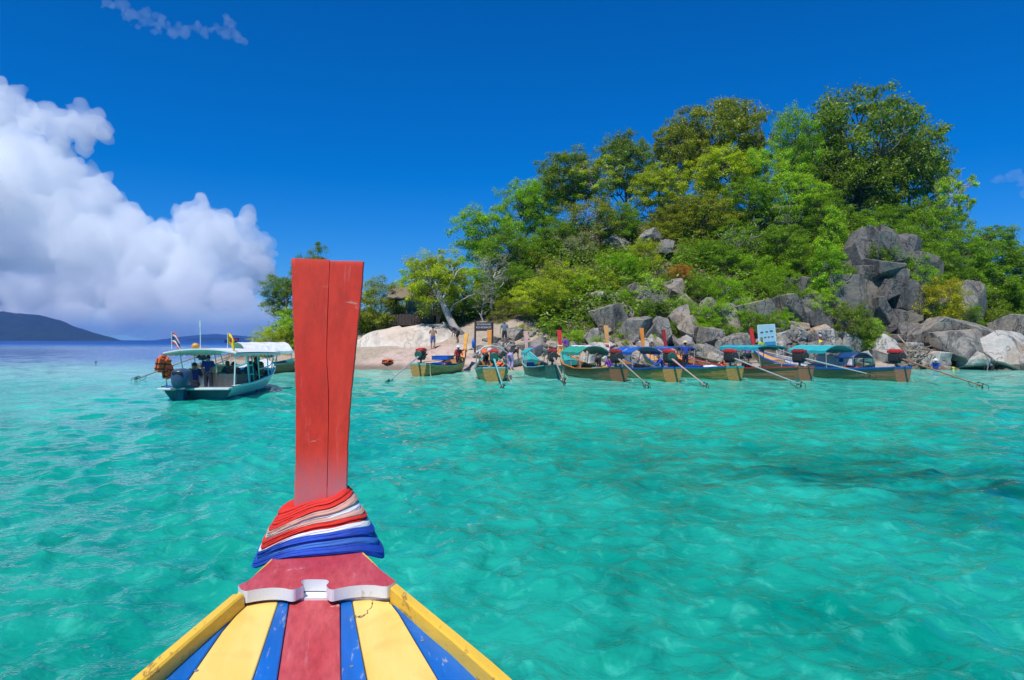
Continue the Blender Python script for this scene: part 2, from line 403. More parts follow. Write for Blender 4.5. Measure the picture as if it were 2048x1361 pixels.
def build_terrain():
    xs = np.arange(-33, 84.01, .6); ys = np.arange(44, 122.01, .6); X, Y = np.meshgrid(xs, ys); Z = ground(X, Y)
    V = np.stack([X, Y, Z], -1).reshape(-1, 3); nx = len(xs); ny = len(ys)
    i, j = np.meshgrid(np.arange(ny-1), np.arange(nx-1), indexing='ij')
    F = np.stack([i*nx+j, i*nx+j+1, (i+1)*nx+j+1, (i+1)*nx+j], -1).reshape(-1, 4)
    tag(link('island_ground', np_mesh('island_ground', V, F, SOIL, True)), kind='structure')
build_terrain()

# ------------------------------------------------------------------ rocks
def rock_mat(name, lo, hi, dark, stain=(.36, .27, .17), stain_amt=.35, scale=1., tide=True, relief=.75):
    n = N(name); p = n.pos(); oc = n.coord(); z = n.sep(p)[2]
    a = n.noise(.9*scale, 6, .62, p); b = n.noise(5*scale, 7, .7, p); st = n.noise(1.3*scale, 5, .6, n.pos((1., 1., .16)), .4); s = n.noise(.45*scale, 3, .5, p); sp = n.noise(26*scale, 3, .6, p)
    c = n.mix(n.ramp(b, [(.3, 0.), (.72, 1.)]), lo, hi)
    c = n.mix(n.ramp(st, [(.50, 0.), (.68, .85)]), c, dark)                      # black lichen running down the faces
    c = n.mix(n.math('MULTIPLY', n.ramp(s, [(.5, 0.), (.68, 1.)]), stain_amt), c, stain)
    c = n.mix(n.ramp(sp, [(.62, 0.), (.75, .5)]), c, dark)
    if tide: c = n.mix(n.math('MULTIPLY', n.maprange(n.math('ADD', z, n.math('MULTIPLY', a, .4)), .75, .35), .8), c, (.13, .10, .065))
    e = n.math('ABSOLUTE', n.math('SUBTRACT', n.noise(.8*scale, 4, .55, n.pos((1., 1., .45)), .5), .5)); ck = n.ramp(e, [(0., 0.), (.018, 1.)])
    c = n.mix(n.ramp(e, [(0., .6), (.014, 0.)]), c, dark)
    h = n.math('ADD', n.math('MULTIPLY', ck, .55), n.math('ADD', a, n.math('MULTIPLY', b, .55)))
    return n.set(color=c, rough=.88, normal=n.bump(h, relief, .16))
RG = rock_mat('grey_granite', (.125, .115, .10), (.35, .32, .275), (.045, .043, .042), (.36, .27, .17), .55)
RD = rock_mat('dark_cliff_rock', (.055, .052, .050), (.20, .19, .175), (.022, .022, .024), (.30, .24, .16), .55, .8)
RP = rock_mat('pale_tide_rock', (.36, .33, .29), (.56, .52, .46), (.12, .11, .10), (.36, .22, .10), .7)
RW = rock_mat('bleached_slab', (.50, .44, .36), (.72, .65, .55), (.26, .23, .20), (.55, .39, .29), .6, .6, True, .45)
RPK = rock_mat('pink_slab', (.44, .33, .26), (.58, .45, .37), (.26, .20, .16), (.50, .30, .21), .7, .8, True, .4)

def rock_mesh(name, seed, mat, planes=13, sub=4, rough=.06, boxy=.0, cut=(.62, .9)):
    """rounded lump (bags, cushions)"""
    rs = np.random.RandomState(seed)
    bm = bmesh.new(); bmesh.ops.create_icosphere(bm, subdivisions=sub, radius=1.); V = np.array([v.co[:] for v in bm.verts])
    V = V*1.25
    for _ in range(planes):
        nrm = rs.normal(size=3); nrm /= np.linalg.norm(nrm); d = rs.uniform(*cut)
        o = V @ nrm-d; V = V-np.clip(o, 0, None)[:, None]*nrm
    for i, p in enumerate(V):
        q = Vector(p)*1.6+Vector((seed*3.1, 0, 0)); V[i] = p*(1+rough*(mnoise.noise(q)+.7*abs(mnoise.noise(q*2.3))-.35))
    for v, c in zip(bm.verts, V): v.co = c
    me = bpy.data.meshes.new(name); bm.to_mesh(me); bm.free(); me.materials.append(mat); smooth_by_angle(me, 24); return me
def cut_rock(name, seed, mat, planes, lo, hi, box=(1, 1, 1), bev=.06, rough=.03, axis=.0):
    """jointed rock: a block split by planes, edges knocked off, then roughened"""
    rs = np.random.RandomState(seed); bm = bmesh.new(); bmesh.ops.create_cube(bm, size=2.0)
    for v in bm.verts: v.co = Vector((v.co.x*box[0], v.co.y*box[1], v.co.z*box[2]))
    for _ in range(planes):
        n_ = rs.normal(size=3)
        if axis and rs.rand() < axis: k = rs.randint(3); n_ = n_*.28; n_[k] += rs.choice((-1, 1))
        n_ /= np.linalg.norm(n_); d = rs.uniform(lo, hi)
        r = bmesh.ops.bisect_plane(bm, geom=bm.verts[:]+bm.edges[:]+bm.faces[:], plane_co=Vector(n_*d), plane_no=Vector(n_), clear_outer=True)
        ed = [g for g in r['geom_cut'] if isinstance(g, bmesh.types.BMEdge)]
        if ed: bmesh.ops.contextual_create(bm, geom=ed)
    bmesh.ops.remove_doubles(bm, verts=bm.verts[:], dist=.03)
    bmesh.ops.bevel(bm, geom=bm.edges[:], offset=bev, segments=1, profile=.5, affect='EDGES', clamp_overlap=True)
    bmesh.ops.triangulate(bm, faces=bm.faces[:])
    for it in range(2):
        long_ = [e for e in bm.edges if e.calc_length() > (.42 if it == 0 else .26)]
        if long_: bmesh.ops.subdivide_edges(bm, edges=long_, cuts=1, use_grid_fill=False); bmesh.ops.triangulate(bm, faces=[f for f in bm.faces if len(f.verts) > 3])
    bm.normal_update()
    for v in bm.verts:
        q = v.co*1.5+Vector((seed*3.1, 1, 0)); f = rough*(1.1*mnoise.noise(q)+.8*mnoise.noise(q*2.7)+.5*mnoise.noise(q*6.))
        v.co = v.co+v.normal*f
    bmesh.ops.recalc_face_normals(bm, faces=bm.faces[:])
    me = bpy.data.meshes.new(name); bm.to_mesh(me); bm.free(); me.materials.append(mat); smooth_by_angle(me, 22); return me
PROTO = {}
def rock(kind, i, mat):
    k = (kind, i, mat.name)
    if k not in PROTO:
        PROTO[k] = {'boulder': lambda: cut_rock('boulder', 100+i, mat, 13, .62, .98, (1, 1, 1), .09, .05), 'block': lambda: cut_rock('rock_block', 200+i, mat, 8, .68, 1.08, (1, 1, 1), .05, .035, .55),
                    'slab': lambda: cut_rock('rock_slab', 300+i, mat, 11, .6, 1.0, (1, 1, 1), .07, .045, .3)}[kind]()
    return PROTO[k]
def put_rock(name, me, loc, dims, rot=(0, 0, 0), parent=None):
    o = link(name, me, parent, loc); o.scale = dims; o.rotation_euler = rot; return o
def px_rock(name, kind, i, mat, px0, py0, px1, py1, Y, depth=.8, rot=(0, 0, 0), label=None, group=None):
    """boulder that fills the photo rectangle at distance Y"""
    a = at(px0, py0, Y); b = at(px1, py1, Y); c = (a+b)/2; w = (b.x-a.x)/2*1.12; h = (a.z-b.z)/2*1.15
    o = put_rock(name, rock(kind, i, mat), c, (w, max(w, h)*depth, h), rot)
    if label: tag(o, label, 'rock', group)
    return o

# bleached whaleback slab at the landing place
def slab(name, label, mat, pts, Y0, Y1, seed):
    """smooth granite back: pts = crest (px, py) seen at Y1, running down to the water at Y0"""
    pts = np.array(pts, float); m = MB(); G = []; nx = 70; ny = 26
    for i in range(ny):
        t = i/(ny-1); row = []
        for j in range(nx):
            px = pts[0, 0]+(pts[-1, 0]-pts[0, 0])*j/(nx-1); u = j/(nx-1)
            Yf = Y0+(Y1-Y0)*min(1, t/.7) if t < .7 else Y1+(t-.7)*9
            x = xof(px, (Y0+Y1)/2)
            crest = zof(np.interp(px, pts[:, 0], pts[:, 1]), Y1)
            prof = math.sin(min(1, t/.7)*PI/2)**.72 if t < .7 else 1-((t-.7)/.3)**1.5*1.1
            edge = min(1, u*7, (1-u)*7)**.5
            q = Vector((x*.33, Yf*.33, seed)); bumpz = .22*mnoise.noise(q)+.07*mnoise.noise(q*2.7)
            step = .20*math.floor((prof+.15*mnoise.noise(q*1.3))*4)/4
            z = -.55+(crest+.55)*(prof*.82+step*.9)*edge+bumpz*min(1, prof*2)
            row.append((x, Yf, z))
        G.append(row)
    m.grid(G); o = m.build(name, mat, None, True); return tag(o, label, 'rock')
slab('granite_slab', 'broad white granite slab sloping to the water behind the red stem post', RW, [(640, 715), (690, 690), (730, 668), (780, 650), (840, 641), (880, 643), (910, 652), (935, 668), (960, 690)], 52.5, 56., 1.)
slab('granite_slab', 'low pinkish granite shelf at the waterline in front of the white slab', RPK, [(650, 742), (700, 722), (760, 706), (830, 692), (890, 684), (940, 688), (990, 700), (1030, 716), (1060, 735)], 47.6, 52.2, 5.)

# big blocks: right-hand shore
BIG = [
 ('boulder', 5, RG, 1838, 634, 1992, 712, 51.2, .5, (.12, .14, .1), 'large flat-topped grey rock slab above the shore at far right'),
 ('slab', 1, RG, 1880, 664, 1975, 722, 49.6, .7, (0, -.1, .4), 'tilted grey rock wedged under the big flat-topped slab'),
 ('boulder', 2, RP, 1948, 668, 2075, 742, 49.3, .6, (0, .12, .2), 'broad pale tide-washed rock at the right edge of the photo'),
 ('slab', 3, RP, 1905, 700, 1985, 745, 48.9, .6, (.1, -.1, 1.), 'low brown stained rock at the waterline behind the bathers'),
 ('boulder', 4, RP, 2010, 690, 2110, 746, 48.6, .6, (0, 0, 1.4), 'rounded pale rock at the waterline on the far right edge'),
 ('slab', 5, RP, 1800, 702, 1880, 744, 49.4, .6, (.05, -.12, 2.), 'long brown ledge at the waterline below the driftwood heap'),
 ('block', 6, RG, 1990, 640, 2100, 700, 53., .7, (.1, .1, .6), 'dark grey rock in the shade behind the pale shore rocks'),
 ('slab', 7, RG, 1890, 560, 1968, 660, 55., .7, (.1, .55, .3), 'leaning dark grey rock face between the yellow bush and the dark trees'),
 ('boulder', 1, RP, 1795, 690, 1850, 742, 50., .7, (0, 0, .9), 'pale boulder beside the stern of the rightmost boat'),
 ('boulder', 3, RP, 1735, 672, 1800, 735, 50.3, .7, (0, 0, 2.1), 'pale boulder under the light green bush'),
]
for (k, i, m_, x0, y0, x1, y1, Y, dp, rot, lab) in BIG: px_rock('rock_slab' if k == 'slab' else 'boulder', k, i, m_, x0, y0, x1, y1, Y, dp, rot, lab)

# the cliff: jointed columns and blocks, one thing made of stacked blocks
def cliff():
    Yc = 55.
    T = thing('rock_cliff', 'tall jointed dark grey cliff face rising behind the rightmost boats', 'cliff', (xof(1690, Yc), Yc, 0))
    spec = [  # px0 py0 px1 py1 Y rotz tilt
     (1700, 468, 1765, 560, 57.5, .25, .10), (1752, 482, 1800, 580, 57., -.2, .16), (1735, 520, 1790, 612, 56., .3, .05), (1690, 540, 1745, 660, 56.4, .1, .0),
     (1730, 560, 1800, 660, 55.4, -.2, .04), (1775, 572, 1830, 690, 55.2, .2, .10), (1705, 600, 1765, 715, 54.8, .15, -.02), (1760, 625, 1812, 728, 54.2, -.1, .02),
     (1660, 570, 1712, 700, 55.6, -.15, .05), (1625, 585, 1672, 715, 55., .1, -.06), (1588, 592, 1640, 720, 54.4, -.12, .04), (1548, 606, 1598, 715, 54., .2, -.05),
     (1600, 560, 1690, 620, 57., .3, .1), (1800, 520, 1850, 640, 57., .4, .2), (1820, 600, 1872, 700, 55.5, -.3, .1), (1640, 520, 1705, 600, 58.2, .2, .1),
     (1570, 655, 1612, 735, 52.9, .3, .08), (1612, 660, 1650, 732, 52.6, -.2, -.05), (1650, 668, 1700, 738, 52.4, .15, .03), (1520, 640, 1560, 735, 53.4, -.1, -.12),
     (1745, 470, 1830, 540, 59.5, .1, .2), (1700, 690, 1760, 742, 51.6, .5, .0)]
    pieces = []
    for q, (x0, y0, x1, y1, Y, rz, ti) in enumerate(spec):
        n = 2 if (y1-y0) > 1.5*(x1-x0) else 1; cx = 2 if (x1-x0) > 55 else 1
        for i in range(n):
            for j in range(cx):
                ya = y0+(y1-y0)*i/n; yb = y0+(y1-y0)*(i+1)/n; xa = x0+(x1-x0)*j/cx; xb = x0+(x1-x0)*(j+1)/cx
                pieces.append((xa+rnd.uniform(-6, 4), ya+rnd.uniform(-8, 3), xb+rnd.uniform(-4, 6), yb+rnd.uniform(-2, 10), Y+rnd.uniform(-.5, .6)-.5*i, rz+rnd.uniform(-.2, .2), ti+rnd.uniform(-.06, .06), q in (16, 17, 18, 21)))
    for q, (x0, y0, x1, y1, Y, rz, ti, pale) in enumerate(pieces):
        a = at(x0, y0, Y); b = at(x1, y1, Y); c = (a+b)/2-T.location; w = (b.x-a.x)/2*1.16; h = (a.z-b.z)/2*1.14
        put_rock('rock_block', rock('block', q % 11, RP if pale else RD), c, (w, w*rnd.uniform(.9, 1.2)+.5, h), (rnd.uniform(-.15, .06), ti, rz), T)
cliff()

# boulder tumble between the boats and the trees
def tumble():
    rows = []
    big = [(1195, 615, 1265, 690, 53., 0), (1230, 640, 1300, 700, 51.5, 1), (1290, 640, 1345, 710, 51., 2), (1335, 612, 1390, 672, 53.5, 3), (1352, 630, 1400, 690, 51.6, 4), (1392, 650, 1440, 700, 51., 5),
           (1430, 668, 1490, 735, 50., 6), (1300, 690, 1350, 735, 49.5, 7), (1345, 690, 1395, 735, 49.4, 0), (1170, 660, 1225, 712, 50.5, 2), (1215, 690, 1270, 735, 49., 3), (1272, 458, 1322, 490, 66., 4),
           (1312, 478, 1350, 510, 64.5, 5), (1140, 470, 1180, 500, 68., 6), (1440, 610, 1500, 680, 53., 1), (1490, 610, 1545, 700, 53., 0), (1395, 600, 1440, 650, 55., 2), (1260, 575, 1300, 625, 56.5, 6), (1200, 470, 1260, 510, 67., 3),
           (1005, 655, 1060, 690, 52.5, 5), (1040, 680, 1100, 725, 50., 6), (1110, 690, 1160, 730, 49.5, 4), (965, 690, 1020, 730, 49.8, 2), (1330, 560, 1370, 610, 57.5, 7), (1640, 560, 1700, 600, 57.6, 3)]
    labs = ['weathered grey boulder left of the leaning orange prow, below the twiggy bush', 'grey boulder straight behind the tall orange prow', 'grey boulder behind the dark red leaning prow', 'squarish grey boulder high in the tumble beside the bright green bush',
            'dark rounded boulder in the middle of the rock tumble', 'grey boulder right above the hatted boatman', 'wide tan stained boulder just right of the hatted boatman', 'boulder at the waterline behind the blue cloth canopy',
            'boulder at the waterline left of the hatted boatman', 'grey rock among the green scrub above the purple shirt', 'low rock behind the green and white canopy', 'grey outcrop high on the slope among the trees', 'grey rock below the high outcrop on the slope',
            'pale rock glinting high on the left part of the slope', 'dark rock in the shade below the bright green bush', 'upright dark rock slab left of the blue notice board', 'dark rock in the deep shade over the boulder tumble', 'grey rock under the light green bush halfway up',
            'weathered rock in the trees left of the high outcrop', 'mossy dark rock beside the brown name board', 'low dark rock behind the faded pink prow', 'low grey rock behind the red leaning prow', 'low rock at the landing behind the orange prows',
            'dark rock under the orange leaved shrub', 'broken grey rocks on the ledge left of the cliff top']
    for (x0, y0, x1, y1, Y, i), lab in zip(big, labs): px_rock('boulder', 'boulder', i, RG, x0, y0, x1, y1, Y, .85, (rnd.uniform(-.3, .3), rnd.uniform(-.3, .3), rnd.uniform(0, 6)), lab)
    # many alike stones that fill the gaps
    for q in range(190):
        px = rnd.choice([rnd.uniform(1160, 1560), rnd.uniform(1180, 1480), rnd.uniform(1180, 1480), rnd.uniform(1540, 1720), rnd.uniform(1780, 2060), rnd.uniform(940, 1160)])
        Y = (rnd.uniform(47.2, 50.5) if rnd.random() < .5 else rnd.uniform(48., 58.)) if 1160 < px < 1500 else rnd.uniform(47.6, 52.5)
        x = xof(px, Y); r = rnd.uniform(.3, .95)*(.55 if px < 1160 else 1)
        o = put_rock('boulder', rock('boulder', q % 8, RG if rnd.random() < .7 else RP), (x, Y, gz(x, Y)+r*.12), (r*rnd.uniform(.8, 1.4), r, r*rnd.uniform(.6, 1.)), (rnd.uniform(-.5, .5), rnd.uniform(-.5, .5), rnd.uniform(0, 6)))
        zone = 'behind the two orange prows at the landing' if px < 1160 else 'in the tumble behind the middle boats, low by the water' if px < 1500 and Y < 50.5 else 'in the tumble above the middle boats' if px < 1560 else 'at the foot of the cliff' if px < 1760 else 'among the pale shore rocks at far right'
        tag(o, 'small broken stone '+zone, 'rock', 'small stones '+zone)
tumble()
# ------------------------------------------------------------------ the long-tail boat we ride in (bow in the foreground)
BOW_RZ = math.radians(14.3)
def fg(px, py, z):
    """boat-frame x, y of the point at photo pixel (px, py) on the level z (metres above the water)"""
    dx = (px-1024)/FPX; dz = (680.5-py)/FPX; t = (z-CAM_H)/dz
    return ((dx*math.cos(BOW_RZ)+math.sin(BOW_RZ))*t+.075, (-dx*math.sin(BOW_RZ)+math.cos(BOW_RZ))*t)
def deck_z(y): return 1.24+.06*(y-2.75)
def rail_w(y): return float(np.interp(y, [-4, -1, 0, 1.0, 1.81, 2.4, 2.6, 2.78, 2.95, 3.1], [.97, 1.02, .95, .75, .483, .266, .215, .16, .11, .06]))

def worn_red(name, base, pale, chip, grain, fade=0.):
    n = N(name); v = n.coord(scale=grain)
    a = n.noise(2.2, 6, .62, v); b = n.noise(14, 5, .65, v); cc = n.noise(5.5, 9, .74, n.coord(), .2); f = n.noise(60, 3, .6, v)
    col = n.mix(n.ramp(a, [(.32, 0.), (.72, 1.)]), base, pale)
    col = n.mix(n.ramp(b, [(.40, 0.), (.7, .6)]), col, tuple(c*.62 for c in base))
    if fade:
        z = n.sep(n.coord())[2]
        col = n.mix(n.math('MULTIPLY', n.maprange(z, 1.68, 1.46), n.math('ADD', .25, n.math('MULTIPLY', b, .75))), col, (.50, .22, .25))
    st = n.noise(7., 7, .72, n.coord(scale=(grain[0]*2.2, grain[1], grain[2]*.5)) if fade else n.coord(scale=(6., .55, 2.)), .25)
    col = n.mix(n.ramp(st, [(.60, 0.), (.78, .5)]), col, tuple(min(1, c*.55+.33) for c in pale))
    sc = n.noise(9., 8, .75, n.coord(scale=(.5, 1., 2.6)), .1)
    col = n.mix(n.ramp(sc, [(.655, 0.), (.69, .8)]), col, chip)
    col = n.mix(n.ramp(cc, [(.635, 0.), (.665, 1.)]), col, chip)
    return n.set(color=col, rough=n.ramp(b, [(.2, .3), (.8, .55)]), normal=n.bump(n.math('ADD', n.math('MULTIPLY', f, .5), n.math('ADD', a, cc)), .22, .006))
FR = worn_red('post_red_paint', (.74, .036, .012), (.84, .070, .026), (.62, .36, .27), (1.6, 1.6, .55), 1.)
FD = worn_red('deck_red_paint', (.49, .042, .048), (.62, .12, .12), (.60, .36, .33), (3.5, .9, 2.))
FW = paint('scroll_white_paint', (.78, .79, .80), .4, .08, (.5, .48, .45), .12, 3.)
FB = paint('deck_blue_paint', (.003, .135, .50), .38, .22, (.28, .32, .38), .12, 4., .16, (3, .6, 2))
FBR = paint('rail_yellow_paint', (.80, .50, .045), .4, .14, (.36, .2, .04), .22, 3., .3, (2.5, .7, 2.5))
def plank_yellow():
    n = N('deck_yellow_paint'); v = n.coord(scale=(3., .6, 2.)); a = n.noise(3, 5, .6, v); k = n.noise(2.3, 4, .6, n.coord(), 1.2)
    # wandering dark cracks where the filler has opened
    e = n.math('ABSOLUTE', n.math('SUBTRACT', n.noise(2.6, 5, .62, n.coord(scale=(2.2, .9, 1)), .9), .5))
    cr = n.math('MULTIPLY', n.ramp(e, [(.0, 1.), (.006, 1.), (.012, 0.)]), n.ramp(n.noise(1.9, 2, .5), [(.56, 0.), (.61, 1.)]))
    c = n.mix(n.ramp(a, [(.3, 0.), (.7, 1.)]), (.78, .53, .10), (.88, .66, .20))
    c = n.mix(n.ramp(k, [(.55, 0.), (.74, .6)]), c, (.72, .38, .07))
    c = n.mix(cr, c, (.12, .05, .02))
    return n.set(color=c, rough=.42, normal=n.bump(n.math('SUBTRACT', a, n.math('MULTIPLY', cr, 1.5)), .2, .006))
FY = plank_yellow()
DARK = paint('dark_seam', (.02, .017, .015), .8, .2)
FH = paint('bow_hull_paint', (.50, .30, .08), .5, .2, (.3, .18, .08), .2)

bowT = thing('longtail_boat', 'colourful long-tail boat bow with tall red stem post, seen from its foredeck', 'boat',
             Matrix.Rotation(BOW_RZ, 4, 'Z') @ Vector((-.075, 0, 0)), BOW_RZ)
def fore_boat():
    T = bowT
    # hull shell
    m = MB(); G = []
    for y in np.linspace(-4, 3.05, 26):
        w = rail_w(y)-.022; zt = deck_z(y)+.02; k = float(np.interp(y, [-4, 1.2, 2.3, 3.05], [-.25, -.2, .25, .95]))
        row = []
        for s in np.linspace(-1, 1, 15):
            a = abs(s); row.append((math.copysign(w*(a**.62), s) if a else 0, y, k+(zt-k)*a**1.7))
        G.append(row)
    m.grid(G); m.build('hull', FH, T, True)
    # dark carlin under the planks so the seams read as gaps
    m = MB(); ys = np.linspace(.3, 2.62, 20)
    m.grid([[(-rail_w(y)+.03, y, deck_z(y)-.028), (rail_w(y)-.03, y, deck_z(y)-.028)] for y in ys]); m.build('under_deck', DARK, T)
    # foredeck planks
    def plank(xa, xb, mat, y0=.3, y1=2.44):
        m = MB(); n = 12; top = []; bot = []
        for y in np.linspace(y0, y1, n):
            lim = rail_w(y)-.035
            a = max(-lim, min(lim, xa(y)))+.0016; b = max(-lim, min(lim, xb(y)))-.0016
            wob = .0009*math.sin(y*37+xa(1)*50)
            z = deck_z(y); top.append([(a+wob, y, z-.003), (a+.003+wob, y, z), (b-.003+wob, y, z), (b+wob, y, z-.003)])
        m.grid(top)
        for r in range(n-1):
            pass
        lo = [[(p[0][0], p[0][1], p[0][2]-.025), p[0]] for p in top]; m.grid(lo)
        lo = [[p[3], (p[3][0], p[3][1], p[3][2]-.025)] for p in top]; m.grid(lo)
        p = top[-1]; m.add([p[0], p[3], (p[3][0], p[3][1], p[3][2]-.025), (p[0][0], p[0][1], p[0][2]-.025)], [(0, 1, 2, 3)])
        p = top[0]; m.add([p[0], p[3], (p[3][0], p[3][1], p[3][2]-.025), (p[0][0], p[0][1], p[0][2]-.025)], [(3, 2, 1, 0)])
        return m.build('deck_plank', mat, T)
    red = lambda y: .083
    by = lambda y: .12+.06*(2.4-y)
    yo = lambda y: .243+.168*(2.4-y)
    far = lambda y: 9.
    neg = lambda f: (lambda y: -f(y))
    plank(neg(red), red, FD)
    for a, b, mt in ((red, by, FB), (by, yo, FY), (yo, far, FB)):
        plank(a, b, mt); plank(neg(b), neg(a), mt)
    # nail heads
    for (x, y) in ((-.107, 2.385), (.105, 2.39), (-.3, 2.02), (.112, 1.95), (-.11, 1.7), (.32, 2.05)):
        mm = MB(); mm.lathe([(.006, 0), (.006, .0015), (.004, .0026)], (x, y, deck_z(y)), 8); mm.build('nail_head', paint('nail', (.2, .22, .25), .35, .2), T)
    # gunwale rails: a thick yellow timber each side, ending at the breasthook
    for s in (-1, 1):
        m = MB(); G = []
        for y in np.linspace(-4, 2.40, 44):
            w = rail_w(y); z = deck_z(y); j = .0018*math.sin(y*23+s)+.0012*math.sin(y*61)
            pts = [(w-.002, -.05), (w, .038), (w-.006, .045), (w-.034+j, .046), (w-.040+j, .040), (w-.044+j*2, -.02)]
            G.append([(s*x, y, z+h) for x, h in pts])
        m.grid(G, closed=True); m.add(G[-1], [tuple(range(6))]); m.build('gunwale_rail', FBR, T)
        m = MB(); G = []
        for y in np.linspace(2.405, 2.80, 12):
            w = rail_w(y); z = deck_z(y)
            G.append([(s*x, y, z+h) for x, h in [(w-.002, -.05), (w-.001, .026), (w-.005, .031), (w-.02, .031), (w-.024, .026), (w-.024, -.02)]])
        m.grid(G, closed=True); m.add(G[-1], [tuple(range(6))]); m.add(G[0], [tuple(range(5, -1, -1))]); m.build('rail_end', FBR, T)
    # white board under the breasthook
    zb = deck_z(2.42)+.004
    m = MB(); P = [(-.245, 2.405), (.245, 2.405), (.205, 2.60), (-.205, 2.60)]
    m.prism([fg(487, 1200, zb), fg(778, 1196, zb), (.2, 2.62), (-.2, 2.62)], zb-.03, zb+.003); m.build('white_board', FW, T)
    # red breasthook plate with its bracket-shaped after edge
    zt = deck_z(2.5)+.046
    edge = [(476, 1171), (486, 1184), (510, 1179), (540, 1175.5), (566, 1176), (586, 1181), (600, 1174), (609, 1171), (603, 1167), (602, 1163), (607, 1159.5), (630, 1159),
            (654, 1159.5), (658, 1163), (657, 1166.5), (651, 1171), (661, 1181), (680, 1176), (712, 1171), (745, 1170), (771, 1174), (780, 1171), (792, 1163)]
    for _ in range(2):      # round the sawn curve
        e2 = [edge[0]]
        for p, q in zip(edge[:-1], edge[1:]): e2 += [(p[0]*.75+q[0]*.25, p[1]*.75+q[1]*.25), (p[0]*.25+q[0]*.75, p[1]*.25+q[1]*.75)]
        edge = e2+[edge[-1]]
    poly = [fg(x, y, zt) for x, y in edge]
    poly += [(.225, 2.50), (.17, 2.70), (.15, 2.80), (-.15, 2.80), (-.17, 2.70), (-.225, 2.50)]
    bm = bmesh.new(); vs_ = [bm.verts.new((x, y, zt)) for x, y in poly]; f = bm.faces.new(vs_); bm.normal_update()
    if f.normal.z < 0: f.normal_flip()
    r = bmesh.ops.extrude_face_region(bm, geom=[f])
    for v in [g for g in r['geom'] if isinstance(g, bmesh.types.BMVert)]: v.co.z -= .040
    bm.normal_update(); me = bpy.data.meshes.new('breasthook')
    for ff in bm.faces: ff.material_index = 0 if ff.normal.z > .9 or ff.normal.z < -.9 else 1
    if bm.faces: bmesh.ops.recalc_face_normals(bm, faces=bm.faces)
    for ff in bm.faces: ff.material_index = 0 if abs(ff.normal.z) > .9 else 1
    bm.to_mesh(me); bm.free(); me.materials.append(FD); me.materials.append(FW); link('breasthook', me, T)
    # low coping timber at the foot of the post
    m = MB(); m.bbox((.0, 2.77, zt+.018), (.30, .05, .036), .006); m.build('coping_block', FD, T)
    # stem post: two boards with an open shake between them
    L = [(582, 516), (583, 560), (586, 640), (589, 720), (591, 800), (591, 880), (590, 940), (588, 985)]
    C = [(660, 518), (658, 560), (655, 640), (653, 715), (655, 745), (657, 780), (657, 850), (656, 900), (654, 985)]
    R = [(729, 521), (727, 560), (719, 640), (711, 720), (703, 800), (698, 880), (696, 940), (695, 985)]
    def yl(py): return 2.95-.1*(py-516)/469.
    def conv(pl):
        o = []
        for (px, py) in pl:
            dx = (px-1024)/FPX; dz = (680.5-py)/FPX; t = yl(py)/(-dx*math.sin(BOW_RZ)+math.cos(BOW_RZ))
            o.append(((dx*math.cos(BOW_RZ)+math.sin(BOW_RZ))*t+.075, CAM_H+dz*t))
        o.append((o[-1][0]*1.0, 1.15)); return np.array(o)
    Lc, Cc, Rc = conv(L), conv(C), conv(R)
    zs_full = np.linspace(1.16, 2.437, 110)
    def ix(c, z): o = np.argsort(c[:, 1]); return np.interp(z, c[o, 1], c[o, 0])
    rs = np.random.RandomState(3)
    def board(side):
        m = MB(); G = []
        for i, z in enumerate(zs_full):
            y = 2.85+.1*(z-1.495)/.944
            top = (z-2.42)/.017 if z > 2.42 else 0
            gap = .0005*abs(math.sin(z*9+.7))+.0002 if z > 1.5 else .0002
            chip = .0035*max(0, mnoise.noise(Vector((z*22, side*5., 0))))+.0022*mnoise.noise(Vector((z*60, side*9., 2)))
            if side < 0: a, b = ix(Lc, z)+chip, ix(Cc, z)-gap
            else: a, b = ix(Cc, z)+gap, ix(Rc, z)-chip
            e = .006+.003*top; ea = e if side < 0 else .0008; eb = .0008 if side < 0 else e
            th = .085; y0 = y+.002*top
            G.append([(a, y0+.012, z), (a+ea*.4, y0+.003, z), (a+ea, y0, z), (b-eb, y0, z), (b-eb*.4, y0+.003, z), (b, y0+.012, z), (b, y0+th-.01, z), (b-.008, y0+th, z), (a+.008, y0+th, z), (a, y0+th-.01, z)])
        tilt = .004
        for k, row in enumerate(G):
            if k >= len(G)-1: G[k] = [(x, y, z+(-tilt if side > 0 else 0)+.002*math.sin(x*90)) for x, y, z in row]
        m.grid(G, closed=True); m.add(G[-1], [tuple(range(10))]); o = m.build('post_board', FR, T)
        smooth_by_angle(o.data, 28); return o
    board(-1); board(1)
    m = MB(); m.grid([[(ix(Cc, z)+dx_, 2.85+.1*(z-1.495)/.944+.02, z) for dx_ in (-.02, .02)] for z in np.linspace(1.2, 2.425, 60)]); o = m.build('post_core', DARK, T)
    sd = o.modifiers.new('thick', 'SOLIDIFY'); sd.thickness = .04; sd.offset = -1 if o.data.polygons[0].normal.y < 0 else 1
